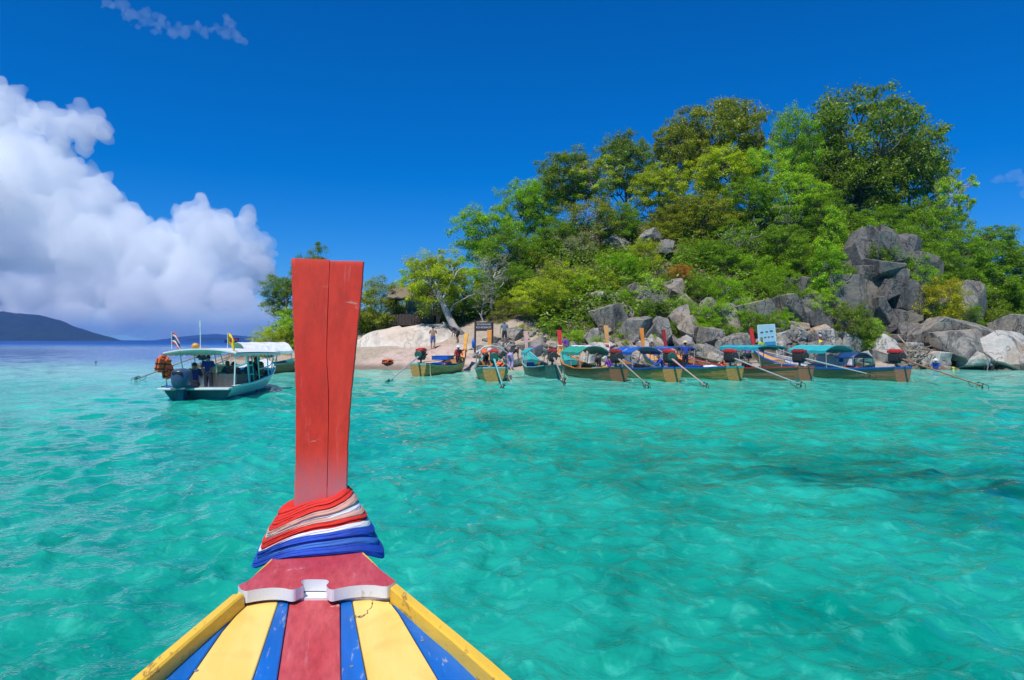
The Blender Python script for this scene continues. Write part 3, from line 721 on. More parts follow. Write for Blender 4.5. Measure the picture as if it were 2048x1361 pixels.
    # cloth sashes wound round the foot of the post
    def sashes():
        RED = paint('sash_red', (.66, .022, .012), .8, .12, None, 0, 6., .05); PNK = paint('sash_faded_red', (.66, .36, .28), .8, .2, None, 0, 7., .05)
        WHT = paint('sash_white', (.72, .72, .74), .8, .10, None, 0, 6., .05); BLU = paint('sash_blue', (.003, .055, .42), .75, .35, None, 0, 6., .05)
        def ringpt(phi, u, off):
            sx = math.sin(phi); cyy = -math.cos(phi)
            zt_ = CAM_H-.632+.036*sx+.012*max(0, cyy*0); zb_ = CAM_H-.838-.045*abs(sx)**3+.012*max(0, -cyy)
            if cyy > 0: zb_ += .03*cyy
            z = zt_+(zb_-zt_)*u
            hz = (CAM_H-.60-z)/.25
            a = .092+.134*max(0, hz)**.85; b = .058+.095*max(0, hz)
            yc = 2.895-.03*hz
            e = .62
            X = a*math.copysign(abs(sx)**e, sx)+off*sx; Y = yc+b*math.copysign(abs(cyy)**e, cyy)+off*cyy
            return (X+.008, Y, z)
        def bnd(v, sx): return float(np.interp(sx, [-1, 0, 1], v))
        BL2 = paint('sash_pale_blue', (.03, .14, .50), .75, .3, None, 0, 6., .05)
        B = [[0, 0, 0], [.24, .12, .06], [.40, .21, .11], [.46, .30, .22], [.49, .36, .32], [.54, .42, .40], [.66, .49, .44], [.72, .54, .47], [.75, .61, .56], [.82, .74, .70], [.89, .86, .83], [1., 1., 1.]]
        mats = [RED, RED, PNK, WHT, PNK, RED, RED, WHT, BLU, BL2, BLU]; nf = [1.3, 1.5, 1.2, 1., 1.2, 1.3, 1.1, 1., 1.4, 1.2, 1.5]
        for k in range(11):
            m = MB(); G = []; nv = 26
            for i in range(nv):
                v = i/(nv-1); row = []
                for j in range(160):
                    phi = 2*PI*j/160; sx = math.sin(phi)
                    u0 = bnd(B[k], sx)-(.015 if k else 0); u1 = bnd(B[k+1], sx)+.012
                    u = u0+(u1-u0)*v
                    q = Vector((sx*2.1, math.cos(phi)*2.1, v*nf[k]*2.0+k*7))
                    ang = Vector((sx*1.3, math.cos(phi)*1.3, k*3.3))
                    w = v*nf[k]*2*PI+1.3*mnoise.noise(ang*.8)+2.2*sx*(1-.4*v)
                    f1 = 1-abs(math.sin(w*.5))**.7; f2 = 1-abs(math.sin(w*1.15+1.6*sx+1.2*mnoise.noise(ang*1.7)))**.6
                    fold = (.0085*f1+.0042*f2)*(.65+.35*sx*-1)+.0016*mnoise.noise(q*2.2)
                    off = .005+.005*((k*7) % 3)/2+.008*math.sin(PI*v)**.6+fold*math.sin(PI*min(1, max(0, v)))**.25
                    row.append(ringpt(phi, u, off))
                if i == 0 and k == 0: G.append([(x*.80+.002, 2.9+(y-2.9)*.8, z-.012) for x, y, z in row])
                G.append(row)
            m.grid(G, closed=True); m.build('sash', mats[k], T, True)
    sashes()
fore_boat()
# ------------------------------------------------------------------ trees
def leaf_mat(name, gloss=.42, trans=.38):
    n = N(name); oi = n.new('ShaderNodeObjectInfo'); geo = n.new('ShaderNodeNewGeometry'); r = geo.outputs['Random Per Island']
    big = n.noise(.55, 3, .6, n.pos())
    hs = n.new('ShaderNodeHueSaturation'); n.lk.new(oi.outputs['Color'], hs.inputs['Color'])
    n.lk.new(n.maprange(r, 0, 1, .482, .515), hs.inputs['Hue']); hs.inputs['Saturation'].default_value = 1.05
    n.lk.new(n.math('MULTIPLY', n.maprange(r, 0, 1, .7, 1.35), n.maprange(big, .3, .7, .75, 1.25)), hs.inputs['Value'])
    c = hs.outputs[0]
    n.set(color=c, rough=gloss, spec=.35)
    tr = n.new('ShaderNodeBsdfTranslucent'); n.lk.new(n.mix(.5, c, (.35, .5, .02), 'MIX'), tr.inputs[0]); tr.inputs[0].default_value = (.1, .2, .02, 1)
    n.lk.new(n.mix(1., c, (1.5, 1.6, .7), 'MULTIPLY'), tr.inputs[0])
    mx = n.new('ShaderNodeMixShader'); mx.inputs[0].default_value = trans
    n.lk.new(n.bsdf.outputs[0], mx.inputs[1]); n.lk.new(tr.outputs[0], mx.inputs[2]); n.lk.new(mx.outputs[0], n.out.inputs[0]); return n.m
LEAF = leaf_mat('leaf'); 
def bark_mat(name, lo, hi):
    n = N(name); a = n.noise(3, 6, .65, n.pos((1, 1, .35))); b = n.noise(14, 4, .6, n.pos((1, 1, .4)))
    return n.set(color=n.mix(n.ramp(a, [(.3, 0.), (.7, 1.)]), lo, hi), rough=.9, normal=n.bump(n.math('ADD', a, b), .6, .05))
BARK = bark_mat('brown_bark', (.07, .055, .042), (.20, .165, .13)); PALE = bark_mat('pale_bark', (.26, .23, .20), (.50, .46, .41))

def leaves_np(rs, centers, radii, per, size, flat=.62, droop=.0, up=.35):
    """leaf quads (bent rhombs) spread over flattened puffs"""
    C = np.repeat(centers, per, 0); R = np.repeat(radii, per); n = len(C)
    d = rs.normal(size=(n, 3)); d[:, 2] = np.where(rs.rand(n) < .72, np.abs(d[:, 2]), d[:, 2]); d /= np.linalg.norm(d, axis=1)[:, None]
    rad = R*(rs.rand(n)**.33)*(1+.18*rs.normal(size=n)); P = C+d*rad[:, None]*np.array([1, 1, flat])
    nrm = d*.75+np.array([0, 0, up+.2])+rs.normal(size=(n, 3))*.42; nrm /= np.linalg.norm(nrm, axis=1)[:, None]
    t = np.cross(nrm, rs.normal(size=(n, 3))); t[:, 2] -= droop; t -= nrm*np.sum(t*nrm, 1)[:, None]; t /= np.linalg.norm(t, axis=1)[:, None]+1e-9
    b = np.cross(nrm, t); L = size*rs.uniform(.6, 1.35, n)[:, None]; W = L*rs.uniform(.36, .55, n)[:, None]
    V = np.stack([P-t*L*.5, P+b*W*.5+nrm*W*.12, P+t*L*.5, P-b*W*.5+nrm*W*.12], 1).reshape(-1, 3)
    return V, np.arange(4*n).reshape(-1, 4)

def limb(m, a, b, r0, r1, rs, n=5, sag=.12, sides=6):
    a = np.array(a, float); b = np.array(b, float); L = np.linalg.norm(b-a); pts = []; off = rs.normal(size=3)*L*sag
    for i in range(n+1):
        t = i/n; pts.append(a+(b-a)*t+off*math.sin(PI*t)+rs.normal(size=3)*L*.018*(0 < i < n))
    m.tube(pts, [r0+(r1-r0)*(i/n) for i in range(n+1)], sides); return pts

def tree_proto(kind, seed):
    """nominal 10 m tall, 9 m wide; returns trunk mesh, crown mesh, bark"""
    rs = np.random.RandomState(seed); m = MB(); H = 10.
    cfg = dict(broad=(105, .98, .72, 270, .185, .62), olive=(110, .92, .78, 260, .19, .7), layer=(84, 1.02, .80, 300, .18, .6), open=(40, .85, .6, 200, .24, .6),
               bush=(70, 1.12, .98, 300, .20, .42), column=(56, 1.05, .75, 290, .23, .5), bare=(16, .7, .5, 60, .22, .6), twig=(50, 1.05, .65, 200, .22, .42))[kind]
    npuff, pr, flat, per, lsz, cz = cfg
    C = []
    tries = 0
    while len(C) < npuff and tries < 4000:
        tries += 1
        d = rs.normal(size=3); d /= np.linalg.norm(d); r = rs.uniform(.35, 1.)**.6
        if kind in ('bush', 'twig'): c = np.array([d[0]*3.6*r, d[1]*3.6*r, 4.6+d[2]*4.4*r]);  c[2] = max(.5, c[2])
        elif kind == 'column': c = np.array([d[0]*3.2*r, d[1]*3.2*r, 5.4+d[2]*4.0*r]); s = 1.1-.06*c[2]; c[0] *= s; c[1] *= s
        elif kind == 'layer': c = np.array([d[0]*3.7*r, d[1]*3.7*r, 6.0+d[2]*3.5*r]); c[2] = .5*c[2]+.5*(round(c[2]/1.3)*1.3)+rs.normal()*.2
        elif kind == 'open' or kind == 'bare': c = np.array([d[0]*3.7*r, d[1]*3.7*r, 6.6+d[2]*3.0*r])
        else:
            c = np.array([d[0]*3.6*r, d[1]*3.6*r, 6.1+d[2]*3.2*r])
            if c[2] < 4.2 and rs.rand() < .6: continue
        if all(np.linalg.norm((c-q)*[1, 1, 1.3]) > pr*.82 for q in C): C.append(c)
    C = np.array(C); R = rs.uniform(.65, 1.25, len(C))*pr
    # lumpy outline: push some puffs out
    C[:, :2] *= (1+.12*rs.normal(size=len(C)))[:, None]
    # trunk and limbs
    nl = 6; base = np.array([0, 0, -.8]); lean = rs.normal(size=2)*.5
    thick = .20 if kind not in ('bush', 'twig') else .12
    top = np.array([lean[0], lean[1], 6.2 if kind not in ('bush', 'twig') else 4.6])
    tp = limb(m, base, top, thick*1.25, thick*.5, rs, 8, .05, 8); tp = np.array([list(p) for p in tp])
    forks = []
    for i in range(nl+2):
        k = rs.randint(3, len(tp)) if kind not in ('bush', 'twig') else rs.randint(1, len(tp)); a = tp[k]
        ang = 2*PI*i/(nl+2)+rs.normal()*.3; e = a+np.array([math.cos(ang)*rs.uniform(1., 2.1), math.sin(ang)*rs.uniform(1., 2.1), rs.uniform(.5, 1.9)])
        pts = limb(m, a, e, thick*.5, thick*.26, rs, 5, .12, 6); forks += [np.array(list(p)) for p in pts[2:]]
    forks = np.array(forks+[p for p in tp[3:]])
    for c in C:
        q = forks[np.argmin(np.linalg.norm(forks-c, axis=1)+np.maximum(0, forks[:, 2]-c[2])*.8)]
        pts = limb(m, q, c, thick*.22, .025, rs, 4, .10, 5)
        if kind in ('bare', 'twig', 'open'):
            for _ in range(9 if kind == 'bare' else 5):
                d = rs.normal(size=3); d[2] = abs(d[2])*.6; d /= np.linalg.norm(d); s = np.array(list(pts[rs.randint(2, 5)]))
                p2 = limb(m, s, s+d*rs.uniform(.6, 1.4), .035, .014, rs, 3, .18, 4)
                if kind == 'bare':
                    for _ in range(2):
                        d2 = d+rs.normal(size=3)*.6; d2 /= np.linalg.norm(d2); s2 = np.array(list(p2[rs.randint(1, 4)])); limb(m, s2, s2+d2*rs.uniform(.3, .8), .02, .01, rs, 2, .1, 3)
    # every puff is itself a handful of smaller tufts
    sub = []; sr = []
    for c, r in zip(C, R):
        for _ in range(5):
            d = rs.normal(size=3); d[2] = abs(d[2])*.8-.15; d /= np.linalg.norm(d)
            sub.append(c+d*r*.62*np.array([1, 1, flat])); sr.append(r*rs.uniform(.42, .66))
    V, F = leaves_np(rs, np.array(sub), np.array(sr), max(1, per//5), lsz, flat+.1, .5 if kind == 'olive' else .15, .1 if kind == 'olive' else .35)
    return m.mesh('trunk', PALE if kind in ('bare', 'open', 'twig') else BARK, True), np_mesh('crown', V, F, LEAF)
TP = {}
def tproto(kind, i):
    if (kind, i) not in TP: TP[kind, i] = tree_proto(kind, 40+i*17+len(kind))
    return TP[kind, i]
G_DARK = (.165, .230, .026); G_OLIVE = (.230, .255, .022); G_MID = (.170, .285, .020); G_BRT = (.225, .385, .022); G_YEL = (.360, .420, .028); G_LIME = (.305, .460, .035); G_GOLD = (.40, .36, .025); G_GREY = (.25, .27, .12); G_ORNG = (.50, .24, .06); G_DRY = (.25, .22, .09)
def tree(px, py, wpx, Y, kind, i, col, label, rz=None, hmin=2.2, sink=.2, base=None, group=None):
    """tree whose top shows at photo pixel (px, py) and whose crown is wpx wide, standing Y metres ahead"""
    x = xof(px, Y); g = gz(x, Y) if base is None else base
    top = zof(py, Y); w = wpx/FPX*Y; h = max(hmin, top-g+sink, w*(1.15 if kind not in ('bush', 'twig') else 1.05)); g = min(g, top-h+sink)
    T = thing('tree' if kind not in ('bush', 'twig') else 'shrub', label, 'tree' if kind not in ('bush', 'twig') else 'bush', (x, Y, g-sink), rnd.uniform(0, 6.28) if rz is None else rz, group)
    T.scale = (w/9.2, w/9.2, h/10.1)
    tm, cm = tproto(kind, i)
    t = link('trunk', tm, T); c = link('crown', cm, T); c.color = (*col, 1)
    return T
TREES = [
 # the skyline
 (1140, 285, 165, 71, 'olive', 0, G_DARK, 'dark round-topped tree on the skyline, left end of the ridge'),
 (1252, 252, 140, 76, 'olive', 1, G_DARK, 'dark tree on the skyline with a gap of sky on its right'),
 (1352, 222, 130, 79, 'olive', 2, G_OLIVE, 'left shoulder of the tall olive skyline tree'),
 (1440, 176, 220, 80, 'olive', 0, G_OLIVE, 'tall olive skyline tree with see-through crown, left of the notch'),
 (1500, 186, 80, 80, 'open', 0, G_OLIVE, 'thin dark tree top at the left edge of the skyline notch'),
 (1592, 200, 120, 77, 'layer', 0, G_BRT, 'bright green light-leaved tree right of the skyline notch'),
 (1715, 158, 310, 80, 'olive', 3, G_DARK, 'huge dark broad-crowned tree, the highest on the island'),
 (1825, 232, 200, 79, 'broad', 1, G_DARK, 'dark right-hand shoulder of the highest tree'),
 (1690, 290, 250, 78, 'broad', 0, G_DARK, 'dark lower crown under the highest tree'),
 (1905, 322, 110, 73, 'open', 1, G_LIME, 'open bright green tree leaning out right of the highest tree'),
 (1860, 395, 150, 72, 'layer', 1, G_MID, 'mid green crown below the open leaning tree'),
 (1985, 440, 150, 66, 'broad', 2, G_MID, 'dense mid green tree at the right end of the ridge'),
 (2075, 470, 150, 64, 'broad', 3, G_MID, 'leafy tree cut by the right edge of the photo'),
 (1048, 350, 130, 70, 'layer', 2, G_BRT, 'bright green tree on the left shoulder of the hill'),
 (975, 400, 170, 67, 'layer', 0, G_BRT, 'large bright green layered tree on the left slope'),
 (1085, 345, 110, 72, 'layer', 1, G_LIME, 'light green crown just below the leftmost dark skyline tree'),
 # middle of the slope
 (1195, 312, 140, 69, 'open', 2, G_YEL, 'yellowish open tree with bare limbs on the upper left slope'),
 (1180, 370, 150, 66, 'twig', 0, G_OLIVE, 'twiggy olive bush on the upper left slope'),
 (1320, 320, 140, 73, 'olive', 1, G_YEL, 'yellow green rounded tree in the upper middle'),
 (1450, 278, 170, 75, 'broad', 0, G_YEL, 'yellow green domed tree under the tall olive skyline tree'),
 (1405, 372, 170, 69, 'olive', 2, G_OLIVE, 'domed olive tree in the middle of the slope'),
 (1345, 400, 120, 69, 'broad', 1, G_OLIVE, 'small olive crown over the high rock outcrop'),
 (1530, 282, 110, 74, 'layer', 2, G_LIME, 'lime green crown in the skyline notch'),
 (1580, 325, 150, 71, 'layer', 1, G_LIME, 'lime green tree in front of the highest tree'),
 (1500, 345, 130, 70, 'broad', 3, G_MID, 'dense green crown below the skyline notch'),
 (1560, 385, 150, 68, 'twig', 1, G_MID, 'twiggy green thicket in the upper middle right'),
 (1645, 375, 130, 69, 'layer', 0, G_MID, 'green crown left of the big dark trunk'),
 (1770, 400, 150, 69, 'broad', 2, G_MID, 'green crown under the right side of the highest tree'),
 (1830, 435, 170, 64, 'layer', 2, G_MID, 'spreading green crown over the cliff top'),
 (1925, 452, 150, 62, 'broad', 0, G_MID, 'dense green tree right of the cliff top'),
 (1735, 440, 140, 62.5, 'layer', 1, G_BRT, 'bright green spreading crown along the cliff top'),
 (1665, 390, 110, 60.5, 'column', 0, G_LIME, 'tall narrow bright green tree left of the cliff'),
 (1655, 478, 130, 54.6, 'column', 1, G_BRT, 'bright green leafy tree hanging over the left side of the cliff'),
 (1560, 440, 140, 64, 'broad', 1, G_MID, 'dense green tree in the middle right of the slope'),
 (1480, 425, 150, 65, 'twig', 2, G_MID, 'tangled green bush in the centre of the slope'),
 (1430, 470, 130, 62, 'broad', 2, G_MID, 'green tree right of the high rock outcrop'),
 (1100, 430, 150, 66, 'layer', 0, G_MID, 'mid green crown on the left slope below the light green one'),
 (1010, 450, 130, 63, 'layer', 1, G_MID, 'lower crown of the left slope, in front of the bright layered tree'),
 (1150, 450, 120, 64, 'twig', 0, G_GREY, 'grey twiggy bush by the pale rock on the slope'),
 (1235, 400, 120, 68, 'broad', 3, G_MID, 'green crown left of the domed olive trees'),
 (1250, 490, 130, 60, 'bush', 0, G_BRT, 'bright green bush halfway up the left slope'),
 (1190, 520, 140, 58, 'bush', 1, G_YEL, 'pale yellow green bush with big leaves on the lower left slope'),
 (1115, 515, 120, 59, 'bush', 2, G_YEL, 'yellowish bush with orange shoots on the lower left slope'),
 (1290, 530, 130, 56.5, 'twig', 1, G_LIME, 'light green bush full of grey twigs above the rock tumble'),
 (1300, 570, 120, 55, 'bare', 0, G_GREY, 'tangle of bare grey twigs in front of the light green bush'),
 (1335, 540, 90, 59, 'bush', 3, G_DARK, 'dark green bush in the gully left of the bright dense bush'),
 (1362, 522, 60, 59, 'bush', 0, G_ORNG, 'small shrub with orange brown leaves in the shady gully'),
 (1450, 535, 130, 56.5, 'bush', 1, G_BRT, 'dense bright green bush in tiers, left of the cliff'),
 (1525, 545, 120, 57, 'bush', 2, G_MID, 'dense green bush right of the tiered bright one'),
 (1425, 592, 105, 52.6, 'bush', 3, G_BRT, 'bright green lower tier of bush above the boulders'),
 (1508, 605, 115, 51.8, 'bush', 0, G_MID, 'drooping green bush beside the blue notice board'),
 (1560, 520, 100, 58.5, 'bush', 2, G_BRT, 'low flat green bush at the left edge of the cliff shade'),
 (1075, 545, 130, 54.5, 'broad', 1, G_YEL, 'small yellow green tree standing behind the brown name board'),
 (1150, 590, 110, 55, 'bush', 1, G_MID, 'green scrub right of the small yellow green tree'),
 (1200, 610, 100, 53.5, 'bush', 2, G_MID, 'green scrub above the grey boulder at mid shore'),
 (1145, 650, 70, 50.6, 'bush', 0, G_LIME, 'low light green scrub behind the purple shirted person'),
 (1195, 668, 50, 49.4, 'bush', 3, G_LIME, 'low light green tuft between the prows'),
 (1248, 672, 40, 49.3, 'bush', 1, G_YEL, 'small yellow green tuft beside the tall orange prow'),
 (1705, 595, 110, 51.8, 'bush', 2, G_DARK, 'dark green bush at the foot of the cliff'),
 (1745, 632, 82, 51.2, 'bush', 3, G_LIME, 'light green bush at the foot of the cliff, above the long teal canopy'),
 (1885, 538, 110, 53.2, 'bush', 0, G_GOLD, 'golden yellow bush right of the cliff'),
 (1875, 590, 110, 53.6, 'bush', 1, G_MID, 'green lower half of the golden bush'),
 (1990, 510, 150, 59, 'column', 0, G_MID, 'big green tree hanging down the right slope'),
 (2050, 540, 150, 57, 'bush', 3, G_MID, 'dark leafy bush at the right edge above the shore rocks'),
 (1960, 560, 120, 58, 'bush', 2, G_DARK, 'dark green bush in the shade on the right slope'),
 (2010, 600, 130, 55.5, 'bush', 0, G_DARK, 'dark shaded bush just above the pale shore rocks'),
 (1850, 480, 120, 60, 'broad', 3, G_MID, 'green crown right behind the cliff top'),
 (1905, 500, 120, 59, 'bush', 1, G_MID, 'green bush hanging behind the golden one'),
 (1160, 545, 110, 57.5, 'bush', 3, G_BRT, 'bright green bush between the two yellowish bushes of the lower left slope'),
 (1230, 560, 110, 56.5, 'bush', 0, G_MID, 'mid green bush left of the twiggy light green one'),
 (1380, 480, 110, 63, 'bush', 2, G_MID, 'green bush right of the small high rocks'),
 (1320, 430, 110, 67.5, 'bush', 1, G_OLIVE, 'olive bush just above the small high rocks'),
 (1600, 470, 120, 62, 'bush', 3, G_MID, 'green thicket between the cliff and the tangled centre bush'),
 (1500, 490, 130, 61, 'bush', 1, G_BRT, 'bright thicket above the tiered bright green bush'),
 (1050, 480, 120, 64, 'bush', 2, G_OLIVE, 'olive thicket under the left shoulder of the hill'),
 (1290, 470, 100, 63, 'bush', 3, G_YEL, 'yellow green thicket left of the small high rocks'),
 (1468, 585, 120, 53.2, 'bush', 1, G_BRT, 'middle tier of bright bush above the boulders'),
 (1395, 540, 100, 57.5, 'bush', 2, G_MID, 'green bush at the left side of the tiered bright bush'),
 (1010, 590, 80, 55.5, 'bush', 3, G_OLIVE, 'olive scrub right above the brown name board'),
 (1095, 630, 80, 52.3, 'bush', 2, G_MID, 'low green scrub behind the faded pink prow'),
 (1045, 640, 50, 52.8, 'twig', 1, G_YEL, 'small yellowish shrub on the sandy slope behind the prows'),
 (1255, 640, 70, 51.8, 'bush', 2, G_LIME, 'small light green bush wedged among the boulders behind the tall orange prow'),
 (1335, 632, 70, 52.2, 'bush', 1, G_MID, 'small green bush wedged among the boulders behind the dark red prow'),
 (1392, 628, 80, 51.9, 'bush', 0, G_BRT, 'small bright green bush above the hatted boatman'),
 (1290, 595, 90, 54, 'bush', 3, G_MID, 'green bush at the top of the boulder tumble'),
 (1770, 462, 110, 56.4, 'bush', 0, G_MID, 'green shrub growing over the top of the cliff'),
 (1835, 500, 100, 55.6, 'bush', 2, G_BRT, 'bright green shrub on the right shoulder of the cliff'),
 (1690, 520, 90, 54.4, 'bush', 3, G_MID, 'green shrub clinging to the left side of the cliff'),
 (1590, 560, 100, 54.6, 'bush', 1, G_MID, 'green shrub on the low ledge left of the cliff'),
 (1935, 600, 100, 53.5, 'bush', 3, G_MID, 'green bush behind the large flat-topped grey slab'),
 (1215, 655, 80, 50.8, 'bush', 1, G_MID, 'green bush in front of the weathered boulder left of the tall orange prow'),
 (1310, 660, 60, 50.4, 'bush', 3, G_LIME, 'light green tuft between the boulders left of the dark red prow'),
 (1362, 585, 80, 55, 'bush', 2, G_BRT, 'bright green bush under the orange leaved shrub'),
 (1450, 640, 80, 51.2, 'bush', 0, G_MID, 'green bush hanging over the tan stained boulder'),
 (1560, 610, 80, 52.4, 'bush', 2, G_BRT, 'bright green bush behind the blue notice board'),
 (1640, 560, 90, 53.6, 'bush', 1, G_LIME, 'light green bush on the jointed columns left of the cliff'),
 # left end of the island
 (872, 488, 165, 56, 'layer', 0, G_YEL, 'light yellow green tree on a leaning pale trunk, over the white slab'),
 (850, 515, 120, 60.5, 'layer', 2, G_LIME, 'light green crown behind the leaning pale trunk'),
 (930, 515, 125, 58, 'layer', 1, G_LIME, 'airy light green crown right of the leaning trunk'),
 (985, 492, 120, 57.5, 'bare', 1, G_GREY, 'leafless grey tree with a fan of bare white branches'),
 (965, 560, 80, 56, 'bare', 2, G_GREY, 'low bare branched tree beside the name board'),
 (1030, 520, 110, 60, 'broad', 0, G_MID, 'green tree right behind the leafless grey tree'),
 (762, 545, 120, 57.5, 'bush', 3, G_OLIVE, 'twiggy olive bush right of the red stem post'),
 (715, 555, 100, 58.5, 'bush', 0, G_YEL, 'yellowish bush showing past the right edge of the stem post'),
 (806, 548, 90, 60.5, 'bush', 1, G_YEL, 'yellow green scrub over the dark hut'),
 (630, 486, 105, 60, 'layer', 1, G_DARK, 'tall dark layered tree showing above the stem post'),
 (572, 540, 125, 59.5, 'layer', 2, G_DARK, 'dark tiered tree left of the stem post'),
 (548, 640, 105, 55.5, 'bush', 0, G_YEL, 'round yellow green bush at the left tip of the island'),
 (590, 605, 110, 57, 'bush', 1, G_LIME, 'light green bush between the tip and the stem post'),
 (650, 560, 120, 60, 'bush', 2, G_MID, 'green bush behind the stem post'),
]
for q, (px, py, w, Y, k, i, c, lab) in enumerate(TREES): tree(px, py, w, Y, k, i, c, lab)

# leaning pale trunk and dead branches over the landing place
def leaning_trunk():
    rs = np.random.RandomState(9); m = MB()
    b = Vector((xof(925, 54.5), 54.5, gz(xof(925, 54.5), 54.5)-.3))
    P = [b, at(908, 655, 54.6), at(893, 625, 54.8), at(882, 598, 55), at(872, 570, 55.3)]
    m.tube(P, [.34, .30, .26, .2, .13], 9)
    for a, e, r in (((888, 612), (862, 570), .13), ((862, 570), (835, 556), .09), ((885, 602), (905, 560), .12), ((905, 560), (930, 535), .08), ((875, 580), (850, 530), .09), ((897, 632), (925, 600), .10), ((925, 600), (950, 588), .06), ((862, 570), (852, 540), .06), ((835, 556), (812, 560), .05), ((905, 560), (900, 525), .05)):
        limb(m, at(*a, 55), at(*e, 55.2), r, r*.5, rs, 5, .1, 6)
    o = m.build('leaning_trunk', PALE, None, True); tag(o, 'thick leaning pale tree trunk with forked limbs beside the white slab', 'tree trunk')
leaning_trunk()

def undergrowth():
    rs = np.random.RandomState(21); C = []; R = []
    gaps = [(1270, 1350, 440, 560), (1690, 1860, 465, 720), (1540, 1700, 560, 740), (1330, 1480, 600, 735), (1140, 1260, 465, 505)]
    while len(C) < 3400:
        Y = rs.uniform(50, 84); X = rs.uniform(-27, 64); z = float(ground(X, Y)); px = 1024+X/Y*FPX; py = 680.5-(z-CAM_H)/Y*FPX
        if z < 2.4 or not 460 < px < 2150 or (700 < px < 1080 and Y < 57): continue
        if any(a < px < b and c < py < d for a, b, c, d in gaps) and rs.rand() < .85: continue
        if px > 1160 and py > 640: continue
        r = rs.uniform(.5, 1.5); C.append((X, Y, z+r*.35)); R.append(r)
    V, F = leaves_np(rs, np.array(C), np.array(R), 48, .28, .8, .1, .4)
    o = link('undergrowth', np_mesh('undergrowth', V, F, LEAF)); o.color = (.17, .255, .025, 1)
    tag(o, 'dark green undergrowth covering the slope between the trees', 'undergrowth', kind='stuff')
undergrowth()
# ------------------------------------------------------------------ people
def person_mesh(J, E, Rd):
    names = list(J); me = bpy.data.meshes.new('figure'); me.from_pydata([J[n] for n in names], [(names.index(a), names.index(b)) for a, b in E], [])
    o = bpy.data.objects.new('figure_tmp', me); COL.objects.link(o)
    o.modifiers.new('skin', 'SKIN'); sv = me.skin_vertices[0].data
    for i, n in enumerate(names):
        r = Rd[n]; sv[i].radius = r if isinstance(r, tuple) else (r, r); sv[i].use_root = (n == 'pelvis')
    ss = o.modifiers.new('sub', 'SUBSURF'); ss.levels = 2
    dg = bpy.context.evaluated_depsgraph_get(); out = bpy.data.meshes.new_from_object(o.evaluated_get(dg))
    bpy.data.objects.remove(o); bpy.data.meshes.remove(me); return out
def pose(kind):
    """joint positions in metres for a 1.70 m adult facing +y"""
    J = dict(pelvis=(0, 0, .93), spine=(0, -.01, 1.13), chest=(0, 0, 1.33), neck=(0, .0, 1.47), head0=(0, .02, 1.54), head1=(0, .03, 1.61), head2=(0, .02, 1.70))
    for s, t in ((-1, 'l'), (1, 'r')):
        J.update({'sh'+t: (s*.18, 0, 1.40), 'el'+t: (s*.25, -.02, 1.13), 'wr'+t: (s*.25, .06, .90), 'ha'+t: (s*.245, .09, .82), 'fi'+t: (s*.235, .11, .74), 'th'+t: (s*.21, .12, .80),
                  'hi'+t: (s*.09, 0, .88), 'kn'+t: (s*.11, .03, .49), 'an'+t: (s*.12, -.01, .09), 'to'+t: (s*.14, .16, .04)})
    def rot(names, piv, ax, deg):
        M = Matrix.Rotation(math.radians(deg), 3, ax); p = Vector(J[piv])
        for n in names: J[n] = tuple(p+M @ (Vector(J[n])-p))
    UP = ['spine', 'chest', 'neck', 'head0', 'head1', 'head2']+[a+b for a in ('sh', 'el', 'wr', 'ha', 'fi', 'th') for b in 'lr']
    ARM = lambda t: ['el'+t, 'wr'+t, 'ha'+t, 'fi'+t, 'th'+t]; FORE = lambda t: ['wr'+t, 'ha'+t, 'fi'+t, 'th'+t]
    LEG = lambda t: ['kn'+t, 'an'+t, 'to'+t]; SHIN = lambda t: ['an'+t, 'to'+t]
    if kind == 'stand':
        rot(FORE('l'), 'ell', 'X', 18); rot(ARM('r'), 'shr', 'Y', -6)
    elif kind == 'hold':        # both hands raised in front of the chest
        for t in 'lr': rot(ARM(t), 'sh'+t, 'X', 28); rot(FORE(t), 'el'+t, 'X', 80)
    elif kind == 'sit':
        for t in 'lr':
            rot(LEG(t), 'hi'+t, 'X', 82); rot(SHIN(t), 'kn'+t, 'X', -80); rot(ARM(t), 'sh'+t, 'X', 34); rot(FORE(t), 'el'+t, 'X', 40)
        rot(UP, 'pelvis', 'X', -10)
    elif kind == 'bend':
        rot(UP, 'pelvis', 'X', -62)
        for t in 'lr': rot(ARM(t), 'sh'+t, 'X', 55); rot(LEG(t), 'hi'+t, 'X', 14); rot(SHIN(t), 'kn'+t, 'X', -22)
    elif kind == 'crouch':
        rot(UP, 'pelvis', 'X', -40)
        for t in 'lr': rot(LEG(t), 'hi'+t, 'X', 70); rot(SHIN(t), 'kn'+t, 'X', -110); rot(ARM(t), 'sh'+t, 'X', 60)
    elif kind == 'lean':
        rot(UP, 'pelvis', 'X', -24); rot(ARM('r'), 'shr', 'X', 50); rot(ARM('l'), 'shl', 'X', 30)
    elif kind == 'reach':
        rot(UP, 'pelvis', 'X', -30)
        for t in 'lr': rot(ARM(t), 'sh'+t, 'X', 72)
    if kind in ('sit', 'crouch'):
        for n in J: J[n] = (J[n][0], J[n][1], J[n][2]-(.42 if kind == 'sit' else .45))
    elif kind == 'tiller':
        rot(ARM('r'), 'shr', 'X', 45); rot(FORE('r'), 'elr', 'X', 30); rot(ARM('l'), 'shl', 'X', 20)
    return J
P_EDGES = [('pelvis', 'spine'), ('spine', 'chest'), ('chest', 'neck'), ('neck', 'head0'), ('head0', 'head1'), ('head1', 'head2')]
